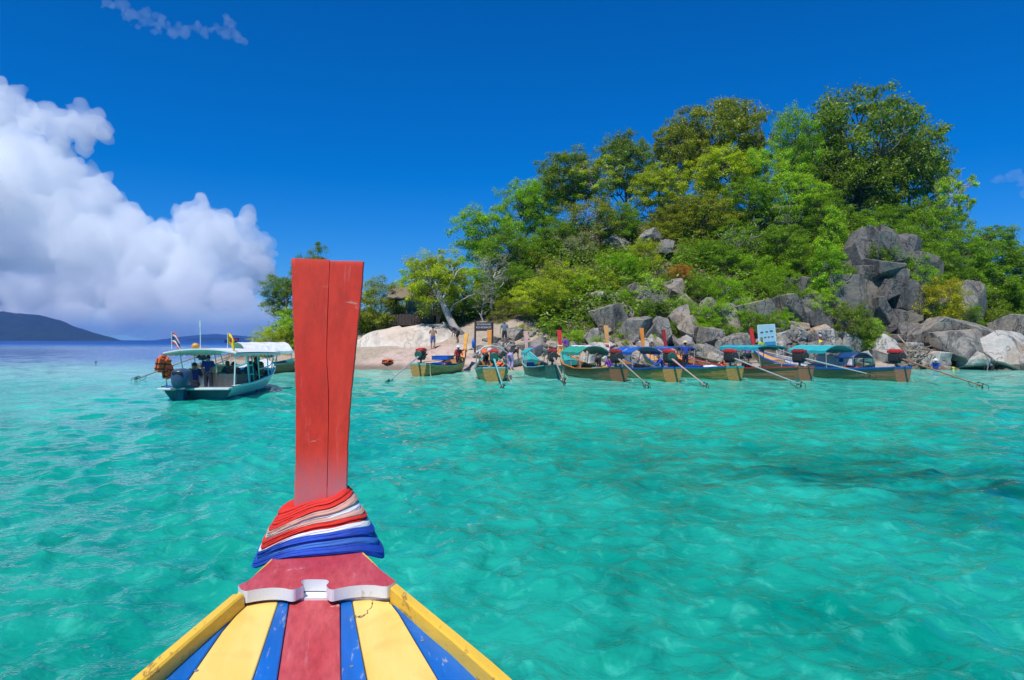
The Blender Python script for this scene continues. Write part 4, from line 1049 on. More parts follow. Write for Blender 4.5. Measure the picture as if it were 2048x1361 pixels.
for t_ in 'lr': P_EDGES += [('chest', 'sh'+t_), ('sh'+t_, 'el'+t_), ('el'+t_, 'wr'+t_), ('wr'+t_, 'ha'+t_), ('ha'+t_, 'fi'+t_), ('ha'+t_, 'th'+t_), ('pelvis', 'hi'+t_), ('hi'+t_, 'kn'+t_), ('kn'+t_, 'an'+t_), ('an'+t_, 'to'+t_)]
P_RAD = dict(pelvis=(.155, .115), spine=(.135, .10), chest=(.17, .115), neck=.055, head0=(.07, .08), head1=(.085, .105), head2=(.055, .07))
for t_ in 'lr': P_RAD.update({'sh'+t_: .066, 'el'+t_: .045, 'wr'+t_: .031, 'ha'+t_: (.04, .022), 'fi'+t_: (.022, .012), 'th'+t_: .011, 'hi'+t_: .092, 'kn'+t_: .062, 'an'+t_: .044, 'to'+t_: .034})
SKIN = paint('skin', (.34, .19, .12), .55, .1); HAIR = paint('black_hair', (.012, .010, .009), .5, .2, None, 0, 20.)
def cloth_m(key, c): return paint('cloth_'+key, c, .8, .16, None, 0, 7., .2)
POSED = {}
def person(label, kind, loc, rz, shirt=None, pants=None, vest=None, hat=None, scale=1., long_pants=False, long_sleeve=False, hair_long=False, cat='person'):
    J = pose(kind)
    if kind not in POSED: POSED[kind] = person_mesh(J, P_EDGES, P_RAD)
    src = POSED[kind]; T = thing('person', label, cat, loc, rz); T.scale = (scale,)*3
    me = src.copy(); me.name = 'body'; me.materials.clear(); me.materials.append(SKIN); me.polygons.foreach_set('use_smooth', [True]*len(me.polygons))
    link('body', me, T)
    nv = len(src.vertices); co = np.empty(nv*3, np.float32); src.vertices.foreach_get('co', co); co = co.reshape(-1, 3); no = np.empty(nv*3, np.float32); src.vertices.foreach_get('normal', no); no = no.reshape(-1, 3)
    best = np.full(nv, 9.); reg = np.zeros(nv, int); tt = np.zeros(nv)
    for k, (a, b) in enumerate(P_EDGES):
        A = np.array(J[a]); B = np.array(J[b]); d = B-A; t = np.clip(((co-A) @ d)/(d @ d), 0, 1); dist = np.linalg.norm(co-(A+t[:, None]*d), axis=1)
        m_ = dist < best; best[m_] = dist[m_]; reg[m_] = k; tt[m_] = t[m_]
    E = P_EDGES; torso = {E.index(e) for e in (('pelvis', 'spine'), ('spine', 'chest'), ('chest', 'neck'), ('chest', 'shl'), ('chest', 'shr'))}
    uarm = {E.index(('shl', 'ell')), E.index(('shr', 'elr'))}; farm = {E.index(('ell', 'wrl')), E.index(('elr', 'wrr'))}
    hip = {E.index(e) for e in (('pelvis', 'hil'), ('pelvis', 'hir'))}; thigh = {E.index(('hil', 'knl')), E.index(('hir', 'knr'))}; shin = {E.index(('knl', 'anl')), E.index(('knr', 'anr'))}
    def garment(name, sel, off, mat):
        keep = [p for p in src.polygons if all(sel[i] for i in p.vertices)]
        if not keep: return
        idx = sorted({i for p in keep for i in p.vertices}); mp = {v: n for n, v in enumerate(idx)}
        m = MB(); m.add([co[i]+no[i]*off for i in idx], [[mp[i] for i in p.vertices] for p in keep]); m.build(name, mat, T, True)
    R = np.array
    inr = lambda s: np.isin(reg, list(s))
    if shirt is not None: garment('shirt', (inr(torso) & ~((reg == E.index(('chest', 'neck'))) & (tt > .7))) | (inr(uarm) & (tt < (1.1 if long_sleeve else .75))) | (inr(farm) if long_sleeve else False), .014, shirt)
    if pants is not None: garment('trousers', inr(hip) | ((reg == 0) & (tt < .35)) | inr(thigh) | (inr(shin) & (tt < (.9 if long_pants else -.1))), .018, pants)
    if vest is not None: garment('life_vest', inr(torso) & ~((reg == E.index(('chest', 'neck'))) & (tt > .5)), .05, vest)
    hd = inr({E.index(('head0', 'head1')), E.index(('head1', 'head2'))}); h0 = np.array(J['head0']); h2 = np.array(J['head2']); up = (h2-h0)/np.linalg.norm(h2-h0)
    c = np.array(J['head1']); rel = co-c; u = rel @ up; fwd = np.cross(np.array([1, 0, 0]), up)*-1; f = rel @ np.cross(up, np.array([1., 0, 0]))
    garment('hair', hd & ((u > .045) | ((f < .01) & (u > -.06))) if not hair_long else (hd | (reg == 3)) & ((u > .045) | (f < .01)), .012, HAIR)
    # eyes, nose, mouth
    fw = Vector(np.cross(up, np.array([1., 0, 0]))); U = Vector(up); Cc = Vector(c)
    m = MB(); q = Cc+fw*.098-U*.012; m.add([q-Vector((.013, 0, 0)), q+Vector((.013, 0, 0)), q+U*.035, q+fw*.022-U*.006], [(0, 1, 3), (1, 2, 3), (2, 0, 3)]); m.build('nose', SKIN, T)
    for s in (-1, 1):
        m = MB(); m.lathe([(.0, -.009), (.009, 0), (.0, .009)], Cc+fw*.088+U*.022+Vector((s*.034, 0, 0)), 8); m.build('eye', HAIR, T)
        m = MB(); m.lathe([(.004, -.03), (.02, 0), (.004, .03)], Cc+Vector((s*.088, 0, 0))-fw*.005, 6); m.build('ear', SKIN, T)
    if hat is not None:
        m = MB(); mm = Vector(up).to_track_quat('Z', 'Y').to_matrix().to_4x4()
        m.lathe([(.20, .0), (.19, .012), (.115, .02), (.11, .09), (.07, .115)], Cc+U*.05, 16, 0, mm); m.build('hat', hat, T, True)
    return T

# ------------------------------------------------------------------ long-tail boats
WOOD = paint('varnished_teak', (.50, .24, .06), .38, .35, (.18, .09, .03), .2, 2.5, .2, (1.5, .35, 5.))
WOODD = paint('dark_teak', (.28, .12, .045), .42, .35, (.08, .04, .02), .25, 2.5, .2, (1.5, .35, 5.))
GOLD = paint('golden_hull_paint', (.50, .28, .065), .45, .4, (.20, .10, .03), .55, 2.5, .2, (1.5, .35, 5.))
BRN = paint('brown_hull_paint', (.42, .17, .075), .5, .3, (.17, .08, .045), .45, 2.5, .2, (1.5, .35, 5.))
BARE = paint('grey_timber', (.34, .28, .21), .7, .3, None, 0, 5., .3, (2, .5, 4)); IRON = paint('greasy_iron', (.035, .034, .033), .45, .4, (.12, .06, .03), .25, 8.)
STEEL = paint('galvanised_tube', (.42, .42, .41), .35, .2, (.22, .13, .07), .15, 8.); ROPE = paint('rope', (.55, .48, .33), .85, .2, None, 0, 30.)
def col_paint(k, c, r=.42): return paint('paint_'+k, c, r, .2, (.4, .36, .3), .08, 4.)
TEAL = col_paint('teal', (.03, .36, .34)); BLUE = col_paint('blue', (.015, .13, .50)); GRN = col_paint('green', (.02, .24, .13)); REDP = col_paint('red', (.60, .03, .02)); ORG = col_paint('orange', (.72, .25, .03)); PINK = col_paint('pink', (.58, .35, .30))
WHT = col_paint('white', (.76, .77, .76)); TAN = col_paint('tan', (.66, .33, .10)); DRED = col_paint('dark_red', (.33, .025, .02)); AMB = col_paint('amber', (.78, .36, .05)); AQUA = col_paint('aqua', (.16, .50, .52)); DGRN = col_paint('dark_green', (.025, .10, .075)); PURP = col_paint('purple', (.24, .06, .40)); NAVY = col_paint('navy', (.01, .03, .16))
ORV = cloth_m('orange', (.78, .13, .03)); TARPB = paint('blue_tarp', (.01, .11, .45), .5, .2, None, 0, 3., .5); TARPW = paint('white_tarp', (.74, .75, .76), .5, .1, None, 0, 3., .4); TARPG = paint('green_tarp', (.03, .34, .24), .5, .2, None, 0, 3., .5); TARPO = paint('orange_tarp', (.75, .20, .08), .55, .2, None, 0, 3., .5); TARPT = paint('teal_tarp', (.03, .40, .42), .5, .2, None, 0, 3., .5); TARPD = paint('dark_blue_tarp', (.008, .05, .15), .5, .2, None, 0, 3., .5)

def hull_fn(L, B, bow=1.45):
    fb = lambda s: B/2*np.interp(s, [0, .12, .42, .7, .86, .95, 1], [.60, .80, 1, .86, .52, .24, .05])
    fs = lambda s: np.interp(s, [0, .2, .45, .7, .86, 1], [.74, .60, .52, .66, .98, bow])
    fk = lambda s: np.interp(s, [0, .08, .65, .82, .93, 1], [-.10, -.25, -.25, -.02, .45, 1.05])
    return fb, fs, fk
def longtail(label, stern, prow, B=1.7, hull=WOOD, band=TEAL, rail=BARE, bottom=None, post=ORG, base=WHT, canopy=None, engine_cover=REDP, tail=None, fly=IRON, inside=BARE, post_h=1.35, deck=TAN, tail_col=STEEL, bow=1.45, lean=.34, ribbons=()):
    """stern = (px, Y) of the transom, prow = (px, Y) of the stem; the boat lies between them"""
    S = Vector((xof(*stern), stern[1], 0)); Pw = Vector((xof(*prow), prow[1], 0)); d = Pw-S; L = d.length; rz = math.atan2(-d.x, d.y)
    T = thing('longtail_boat', label, 'boat', S, rz, 'long-tail boats moored in a row at the island'); W2L = (Matrix.Translation(S) @ Matrix.Rotation(rz, 4, 'Z')).inverted()
    fb, fs, fk = hull_fn(L, B, bow); ss = np.concatenate([np.linspace(0, .8, 15), np.linspace(.84, 1, 8)])
    def sec(s, a, sgn, off=0.): b = fb(s)+off; k = fk(s); return (sgn*max(0, b)*a**.24, s*L, k+(fs(s)-k)*a**1.3)
    # outer planking, in strakes that overlap a little
    A = [0, .14, .34, .56, .76, .93]
    m = MB(); m2 = MB()
    for sgn in (-1, 1):
        for q in range(len(A)-1):
            G = []
            for s in ss:
                row = [sec(s, A[q]+(A[q+1]-A[q])*t, sgn, .010*(1-t)-.004*q) for t in (0, .5, 1)]
                G.append(row if sgn > 0 else row[::-1])
            (m2 if bottom is not None and q < 2 else m).grid(G)
    # transom
    tr = [sec(0, a, 1) for a in A]; m.add([(-x, y, z) for x, y, z in tr]+tr, [(i, i+1, 6+i+1, 6+i) for i in range(5)])
    o = m.build('hull', hull, T); 
    if m2.v: m2.build('bottom_paint', bottom, T)
    m = MB()
    for sgn in (-1, 1):
        G = [[sec(s, a, sgn, .016) for a in ((.925, .96, 1.) if sgn > 0 else (1., .96, .925))] for s in ss]; m.grid(G)
    tb = [sec(0, a, 1) for a in (.925, .96, 1.)]; m.add([(-x, y-.012, z) for x, y, z in tb]+[(x, y-.012, z) for x, y, z in tb], [(0, 1, 4, 3), (1, 2, 5, 4)])
    m.build('sheer_strake', band, T)
    for sgn in (-1, 1):
        m = MB(); G = []
        for s in ss:
            x, y, z = sec(s, 1., sgn, .018); G.append([(x+.02*sgn, y, z-.03), (x+.02*sgn, y, z+.022), (x-.06*sgn, y, z+.022), (x-.06*sgn, y, z-.03)])
        m.grid(G, closed=True); m.build('gunwale_rail', rail, T)
    m = MB()
    for sgn in (-1, 1): m.grid([[sec(s, a, sgn, -.06) for a in ((.12, .4, .7, .98) if sgn < 0 else (.98, .7, .4, .12))] for s in ss[:-1]])
    m.build('lining', inside, T)
    m = MB(); m.grid([[(-.62*fb(s), s*L, .06), (.62*fb(s), s*L, .06)] for s in ss[1:18]]); m.build('floor_boards', BARE, T)
    for s in (.26, .42, .58, .72):
        m = MB(); m.bbox((0, s*L, fs(s)-.14), (2*fb(s)-.10, .24, .04), .01); m.build('thwart', BARE, T)
    m = MB(); m.grid([[(x*(fb(s)-.05), s*L, fs(s)-.035+.04*(1-abs(x))) for x in (-1, -.5, 0, .5, 1)] for s in np.linspace(.80, .985, 8)]); m.build('foredeck', deck, T)
    m = MB(); w = fb(.80)-.06; z = fs(.80); m.add([(-w, .80*L, z-.035), (w, .80*L, z-.035), (w*.8, .80*L, z-.3), (-w*.8, .80*L, z-.3)], [(0, 1, 2, 3)]); m.build('foredeck_bulkhead', deck, T)
    # stem and tall flat post
    m = MB(); m.tube([(0, L*s, fk(s)) for s in (.8, .9, .96, 1.)]+[(0, L+.04, bow)], [.05]*5, 6); m.build('stem', hull, T)
    m = MB(); G = []; z0 = bow-.15
    for t in np.linspace(0, 1, 9):
        w = .085+.075*t**1.4; y = L-.02+lean*t**1.25; z = z0+post_h*t; G.append([(-w, y-.035, z), (w, y-.035, z), (w, y+.035, z), (-w, y+.035, z)])
    m.grid(G, closed=True); m.add(G[-1], [(0, 1, 2, 3)]); pst = m.build('prow_post', post, T)
    m = MB(); G = []
    for t in np.linspace(-.02, .2, 4): w = .115+.05*(1-t*4); y = L-.03+lean*max(t, 0)**1.25; G.append([(-w, y-.06, z0+post_h*t), (w, y-.06, z0+post_h*t), (w, y+.06, z0+post_h*t), (-w, y+.06, z0+post_h*t)])
    m.grid(G, closed=True); m.add(G[-1], [(0, 1, 2, 3)]); m.build('post_foot', base, T)
    for q, rc in enumerate(ribbons):
        m = MB(); t = .24+.07*q; y = L-.03+lean*t**1.25; m.tube([(-.12, y-.06, z0+post_h*t), (0, y-.09, z0+post_h*t-.02), (.12, y-.06, z0+post_h*t), (.11, y+.06, z0+post_h*t), (-.11, y+.06, z0+post_h*t), (-.12, y-.06, z0+post_h*t)], .035, 6)
        m.tube([(.09, y-.07, z0+post_h*t), (.13, y-.13, z0+post_h*t-.2), (.10, y-.12, z0+post_h*t-.42)], [.03, .022, .012], 5); m.build('ribbon', rc, T, True)
    if canopy:
        y0, y1, zc, rise, cols, wfac = canopy; zc += .06; rise = rise*1.9 if rise > .1 else rise+.03; zc += .14*(rise < .13); wfac *= 1.06; y0 *= L; y1 *= L; hw = B/2*wfac; n = 12
        edges = np.linspace(-1, 1, len(cols)+1)
        for k, cm in enumerate(cols):
            m = MB(); G = []; G2 = []
            for yy in np.linspace(y0, y1, 7):
                sagy = -.03*math.sin((yy-y0)/(y1-y0)*PI*3)**2
                u = np.linspace(edges[k], edges[k+1], 5); r = [(x*hw, yy, zc+rise*(1-x*x)+sagy) for x in u]; G.append(r); G2.append([(x, y, z-.03) for x, y, z in r][::-1])
            m.grid(G); m.grid(G2); m.add(G[0]+G2[0], [tuple(range(10))]); m.add(G[-1]+G2[-1], [tuple(range(9, -1, -1))])
            if k == 0: m.add([p for g in G for p in (g[0], (g[0][0]-.01, g[0][1], g[0][2]-.16))], [(2*i, 2*i+1, 2*i+3, 2*i+2) for i in range(len(G)-1)])
            if k == len(cols)-1: m.add([p for g in G for p in (g[-1], (g[-1][0]+.01, g[-1][1], g[-1][2]-.16))], [(2*i, 2*i+2, 2*i+3, 2*i+1) for i in range(len(G)-1)])
            m.build('canopy_panel', cm, T, True)
        for yy in np.linspace(y0+.05, y1-.05, 3):
            for sgn in (-1, 1):
                m = MB(); s = yy/L; m.tube([(sgn*(fb(s)-.04), yy, fs(s)-.02), (sgn*hw*.97, yy, zc+.02)], .022, 6); m.build('canopy_pole', STEEL, T)
            m = MB(); m.tube([(x*hw*.97, yy, zc-.035+rise*(1-x*x)) for x in np.linspace(-1, 1, 7)], .018, 5); m.build('canopy_bow', STEEL, T)
    # engine on its pivot with the long tail shaft
    E0 = Vector((0, .42, 1.20))
    e = thing_part('engine', T, E0)
    m = MB(); m.bbox((0, 0, .02), (.42, .62, .40), .04); m.bbox((0, .05, -.2), (.30, .5, .16), .03); m.tube([(.24, .1, .05), (.34, .1, .05), (.36, -.2, .0)], .05, 8); m.build('engine_block', IRON, e)
    m = MB(); m.bbox((0, .03, .31), (.46, .66, .17), .05); m.bbox((0, .08, .41), (.30, .42, .05), .02); m.build('engine_cover', engine_cover, e)
    m = MB(); m.lathe([(.02, .0), (.21, .0), (.23, .03), (.23, .08), (.19, .10), (.06, .10), (.05, .14)], (0, -.33, .05), 18, 0, Matrix.Rotation(PI/2, 4, 'X')); m.build('flywheel', fly, e)
    m = MB(); m.tube([(0, .42, .4), (0, .42, 1.0)], .06, 8); m.bbox((0, .42, .72), (.5, .16, .10), .02); m.build('engine_mount', BARE, T)
    if tail:
        tp = W2L @ at(tail[0], tail[1], tail[2]); a = E0+Vector((0, -.35, -.06)); dr = (tp-a).normalized(); side = dr.cross(Vector((0, 0, 1))).normalized()
        m = MB(); m.tube([a, a+(tp-a)*.3, tp], [.05, .038, .026], 8); m.tube([a+(tp-a)*.0-side*.05, a+(tp-a)*.55], [.03, .02], 6); m.build('tail_shaft', tail_col, T)
        upv = side.cross(dr)
        m = MB(); m.tube([tp-dr*.7, tp-dr*.55-upv*.16, tp+dr*.35-upv*.22, tp+dr*.5-upv*.1, tp+dr*.42+upv*.10, tp-dr*.1+upv*.12, tp-dr*.3], .014, 5)
        m.tube([tp-dr*.2-upv*.2, tp-dr*.1+upv*.12], .012, 5); m.tube([tp+dr*.1-upv*.2, tp+dr*.15+upv*.1], .012, 5); m.build('propeller_guard', IRON, T)
        m = MB()
        for q in range(3):
            an = 2*PI*q/3; r = side*math.cos(an)+upv*math.sin(an); t2 = dr.cross(r); c0 = tp+dr*.08
            m.add([c0+r*.02, c0+r*.10+t2*.05+dr*.02, c0+r*.16, c0+r*.10-t2*.05-dr*.02], [(0, 1, 2, 3), (3, 2, 1, 0)])
        m.tube([tp, tp+dr*.14], .03, 8); m.build('propeller', paint('bronze', (.25, .15, .05), .35, .2), T)
        m = MB(); m.tube([E0+Vector((.0, .3, .1)), E0+Vector((.05, 1.5, .42))], [.025, .02], 6); m.build('tiller', tail_col, T)
    # stern line
    m = MB(); x0, y0_, z0_ = sec(.04, 1, 1, .02); m.tube([(x0+.02, y0_, z0_), (x0+.06, y0_-.05, z0_-.3), (x0+.1, y0_-.15, z0_-.55), (x0+.25, y0_-.35, -.06)], .014, 5); m.build('mooring_line', ROPE, T)
    T['L'] = L; return T, (Matrix.Translation(S) @ Matrix.Rotation(rz, 4, 'Z')), L, rz, (fb, fs, fk)
def thing_part(name, parent, loc):
    o = bpy.data.objects.new(name, None); COL.objects.link(o); o.parent = parent; o.location = loc; o.empty_display_size = .1; return o

BTS = {}
BTS[1] = longtail('golden hulled long-tail boat at the left end of the row, its shaft pointing left', (836, 40.), (930, 47.5), 1.75, GOLD, AQUA, DARK, None, AMB, AMB, None, REDP, (777, 764, 34.5), DGRN, WOOD, 1.25)
BTS[2] = longtail('long-tail boat with its stern facing us, white arched canopy and orange prow', (988, 34.5), (979, 43.5), 1.95, GOLD, AQUA, TEAL, DGRN, ORG, WHT, (.42, .62, 1.34, .22, [WHT], .85), REDP, (1006, 774, 29.), DGRN, WOODD, 1.45, tail_col=AQUA)
BTS[3] = longtail('dark green long-tail boat with faded pink prow and small rainbow canopy', (1108, 36.8), (1053, 45.), 1.7, DGRN, DGRN, AQUA, None, PINK, TAN, (.50, .72, 1.30, .16, [TARPT, PURP, WHT], .85), DRED, (1128, 762, 32.), IRON, WOOD, 1.4, TEAL, BARE)
BTS[4] = longtail('long-tail boat with green and white striped canopy and red leaning prow', (1238, 34.6), (1121, 44.), 1.8, WOODD, DGRN, ORG, GRN, REDP, AMB, (.36, .70, 1.36, .20, [TARPG, TARPW, TARPG], .92), DRED, (1294, 770, 30.2), IRON, WOODD, 1.45, TEAL, BARE, ribbons=(AMB, WHT))
BTS[5] = longtail('varnished brown long-tail boat with a sagging blue cloth canopy', (1345, 34.6), (1215, 44.), 1.8, WOOD, BLUE, BLUE, None, TAN, WHT, (.34, .66, 1.38, .16, [TARPB], .95), REDP, (1410, 771, 30.), DGRN, WOOD, 1.75, tail_col=PINK, ribbons=(REDP, WHT))
BTS[6] = longtail('golden brown long-tail boat carrying a boatman in blue and a flat blue awning', (1470, 35.4), (1287, 45.), 1.8, GOLD, TEAL, BLUE, None, ORG, WHT, (.52, .72, 1.42, .06, [TARPB], .95), REDP, (1598, 768, 30.), IRON, TARPO, 1.6, tail_col=STEEL)
BTS[7] = longtail('brown long-tail boat with green bottom paint and a flat teal and blue awning', (1612, 35.), (1332, 45.5), 1.85, BRN, BRN, REDP, TEAL, DRED, WHT, (.20, .46, 1.52, .08, [TARPT, TARPB, TARPT], 1.0), DRED, (1735, 748, 31.5), IRON, WOODD, 1.5, tail_col=STEEL)
BTS[8] = longtail('red brown long-tail boat with blue rail and long teal roof, rightmost of the row', (1806, 34.4), (1508, 45.), 1.95, BRN, BLUE, BLUE, GOLD, REDP, AQUA, (.36, .62, 1.46, .16, [TARPT, AQUA, TARPT], .95), REDP, (1960, 771, 29.6), IRON, WHT, 1.55, tail_col=BRN)
BTS[9] = longtail('brown long-tail boat with white arched roof, half hidden behind the motorboat', (392, 40.), (640, 47.), 1.8, WOODD, BARE, BARE, None, ORG, WHT, (.30, .68, 1.35, .30, [WHT], .98), REDP, (275, 758, 35.2), IRON, TEAL, 1.3, tail_col=BARE)

# rear hood and banner of the right-hand boat
def rear_hood():
    T, M, L, rz, _ = BTS[8]; m = MB(); y0, y1 = L*.22, L*.33
    m.grid([[(x*.72, y, 1.12+.30*(1-abs(x)**2.2)) for x in np.linspace(-1, 1, 11)] for y in np.linspace(y0, y1, 5)]); o = m.build('rear_hood', TARPD, T, True); sd = o.modifiers.new('t', 'SOLIDIFY'); sd.thickness = .03
    for y in (y0, (y0+y1)/2, y1):
        for s in (-1, 1): m = MB(); m.tube([(s*.70, y, .55), (s*.71, y, 1.12)], .022, 6); m.build('hood_pole', TARPD, T)
    m = MB(); m.grid([[(.86-.03*math.sin(z*5), y, z) for z in np.linspace(.62, 1.22, 6)] for y in np.linspace(L*.355, L*.60, 12)]); o = m.build('side_banner', TARPW, T, True); sd = o.modifiers.new('t', 'SOLIDIFY'); sd.thickness = .012
    m = MB(); cyl = Matrix.Rotation(PI/2, 4, 'Y') @ Matrix.Diagonal((1.25, .9, 1, 1)); m.lathe([(.10, 0), (.19, 0), (.19, .006), (.10, .006)], (.885, L*.43, .94), 24, 0, cyl); m.build('banner_emblem', BLUE, o)
    m = MB(); m.lathe([(.01, 0), (.07, 0), (.07, .006), (.01, .006)], (.885, L*.43, .94), 20, 0, cyl); m.build('banner_emblem', BLUE, o)
rear_hood()

# ------------------------------------------------------------------ goods on the boats
def in_boat(b, x, s, z):
    T, M, L, rz, _ = BTS[b]; return M @ Vector((x, s*L, z))
def crate(b, x, s, z, d, mat, label, cat='box', name='cargo_box', rz=.1):
    m = MB(); m.bbox((0, 0, d[2]/2), d, .03); m.bbox((0, 0, d[2]+.015), (d[0]+.03, d[1]+.03, .04), .012); o = m.build(name, mat, None, False, in_boat(b, x, s, z)); o.rotation_euler = (0, 0, BTS[b][3]+rz); return tag(o, label, cat)
def vest_mesh():
    m = MB()
    for x in (-.13, .13): m.bbox((x, -.06, 0), (.22, .09, .50), .035); m.bbox((x, .07, .02), (.22, .07, .46), .03)
    m.tube([(-.15, -.02, .24), (-.10, .08, .30), (.10, .08, .30), (.15, -.02, .24)], [.05, .055, .055, .05], 8)
    for z in (-.12, .06): m.bbox((0, -.01, z), (.52, .20, .04), .01, 0, 1)
    return m.mesh('life_jacket', [ORV, DARK])
VEST = None
def soft_mesh(name, seed, mat):
    me = rock_mesh(name, seed, mat, 4, 3, .3, 0, (.75, 1.)); bm = bmesh.new(); bm.from_mesh(me)
    for e in bm.edges: e.smooth = True
    bm.to_mesh(me); bm.free(); return me
def life_jacket(p, rot, label, k=1.):
    global VEST
    if VEST is None: VEST = vest_mesh()
    o = link('life_jacket', VEST, None, p); o.rotation_euler = rot; o.scale = (k, k, k); return tag(o, label, 'life jacket')
def bundle(b, x, s, z, r, mat, label, seed, cat='life jacket', name='life_jacket', dims=(1, 1, .5)):
    if cat == 'life jacket': return life_jacket(in_boat(b, x, s, z), (1.1+.2*seed, .2*seed, seed*1.3), label, .9+r*.8)
    o = link(name, soft_mesh(name, 500+seed, mat), None, in_boat(b, x, s, z)); o.scale = (r*dims[0], r*dims[1], r*dims[2]); o.rotation_euler = (0, 0, seed*1.3); return tag(o, label, cat)
crate(1, .18, .40, .16, (.75, 2.1, .50), TARPB, 'big blue tarpaulin covered load amidships in the golden hulled boat', 'load', 'covered_load')
crate(1, -.1, .52, .84, (1.05, 1.5, .22), TARPB, 'bright blue folded awning on top of the load in the golden hulled boat', 'awning', 'folded_awning')
bundle(1, .45, .30, .42, .28, ORV, 'orange life jacket hanging over the side of the golden hulled boat', 1)
bundle(2, -.2, .30, .5, .45, ORV, 'orange life jacket lying in the stern of the stern-on boat', 2)
bundle(2, .35, .42, .62, .35, ORV, 'orange life jacket under the white arched canopy of the stern-on boat', 3)
crate(3, -.35, .62, .3, (.4, .5, .4), BLUE, 'blue cool box under the rainbow canopy', 'cool box', 'cool_box')
crate(5, .3, .20, .2, (.5, .7, .42), WHT, 'white cool box in the stern of the blue canopied boat', 'cool box', 'cool_box')
crate(6, .35, .46, .18, (.5, .9, .42), BLUE, 'blue and white cool box beside the boatman in blue', 'cool box', 'cool_box')
bundle(6, .25, .26, .55, .36, TARPW, 'white plastic bundle in the stern of the boatman\'s boat', 4, 'bundle', 'plastic_bundle')
bundle(6, .35, .14, .62, .42, ORV, 'orange life jacket lying by the engine of the boatman\'s boat', 5)
bundle(7, .3, .22, .42, .32, PURP, 'purple bag on the floor of the green bottomed boat', 6, 'bag', 'bag')
bundle(7, -.3, .34, .55, .34, ORV, 'orange life jacket under the flat teal awning', 7)
bundle(8, -.3, .26, .5, .34, DRED, 'dark red cushions under the rear hood of the rightmost boat', 8, 'cushion', 'cushion')

def pole(b, p0, p1, label, r=.022, mat=None):
    m = MB(); m.tube([in_boat(b, *p0), in_boat(b, *p1)], [r, r*.8], 6); return tag(m.build('bamboo_pole', mat or BARE, None, True), label, 'pole')
pole(6, (-.5, .15, .85), (.5, .62, 1.05), 'bamboo pole lying across the boatman\'s boat')
pole(7, (-.4, .42, .72), (.45, .80, 1.1), 'bamboo pole laid along the bow of the green bottomed boat')
pole(7, (.6, .10, .82), (.2, .55, .80), 'bamboo pole along the rail of the green bottomed boat')
pole(8, (.7, .60, .72), (.2, .93, 1.35), 'white pole slanting over the bow of the rightmost boat', .025, WHT)
pole(5, (-.6, .14, .8), (.3, .5, .85), 'bamboo pole in the varnished boat with the blue canopy')
pole(3, (.5, .1, .78), (.1, .6, .8), 'bamboo pole in the dark green boat')
pole(1, (-.3, .18, .78), (-.2, .66, .80), 'bamboo pole lying in the golden hulled boat')
crate(4, -.2, .24, .2, (.5, .6, .4), AQUA, 'aqua box in the stern of the green and white canopied boat', 'box')
crate(7, 0, .12, .2, (.5, .5, .4), WHT, 'white box near the engine of the green bottomed boat', 'box')
crate(5, -.3, .58, .3, (.6, .8, .35), TARPW, 'white box under the front of the blue cloth canopy', 'box')

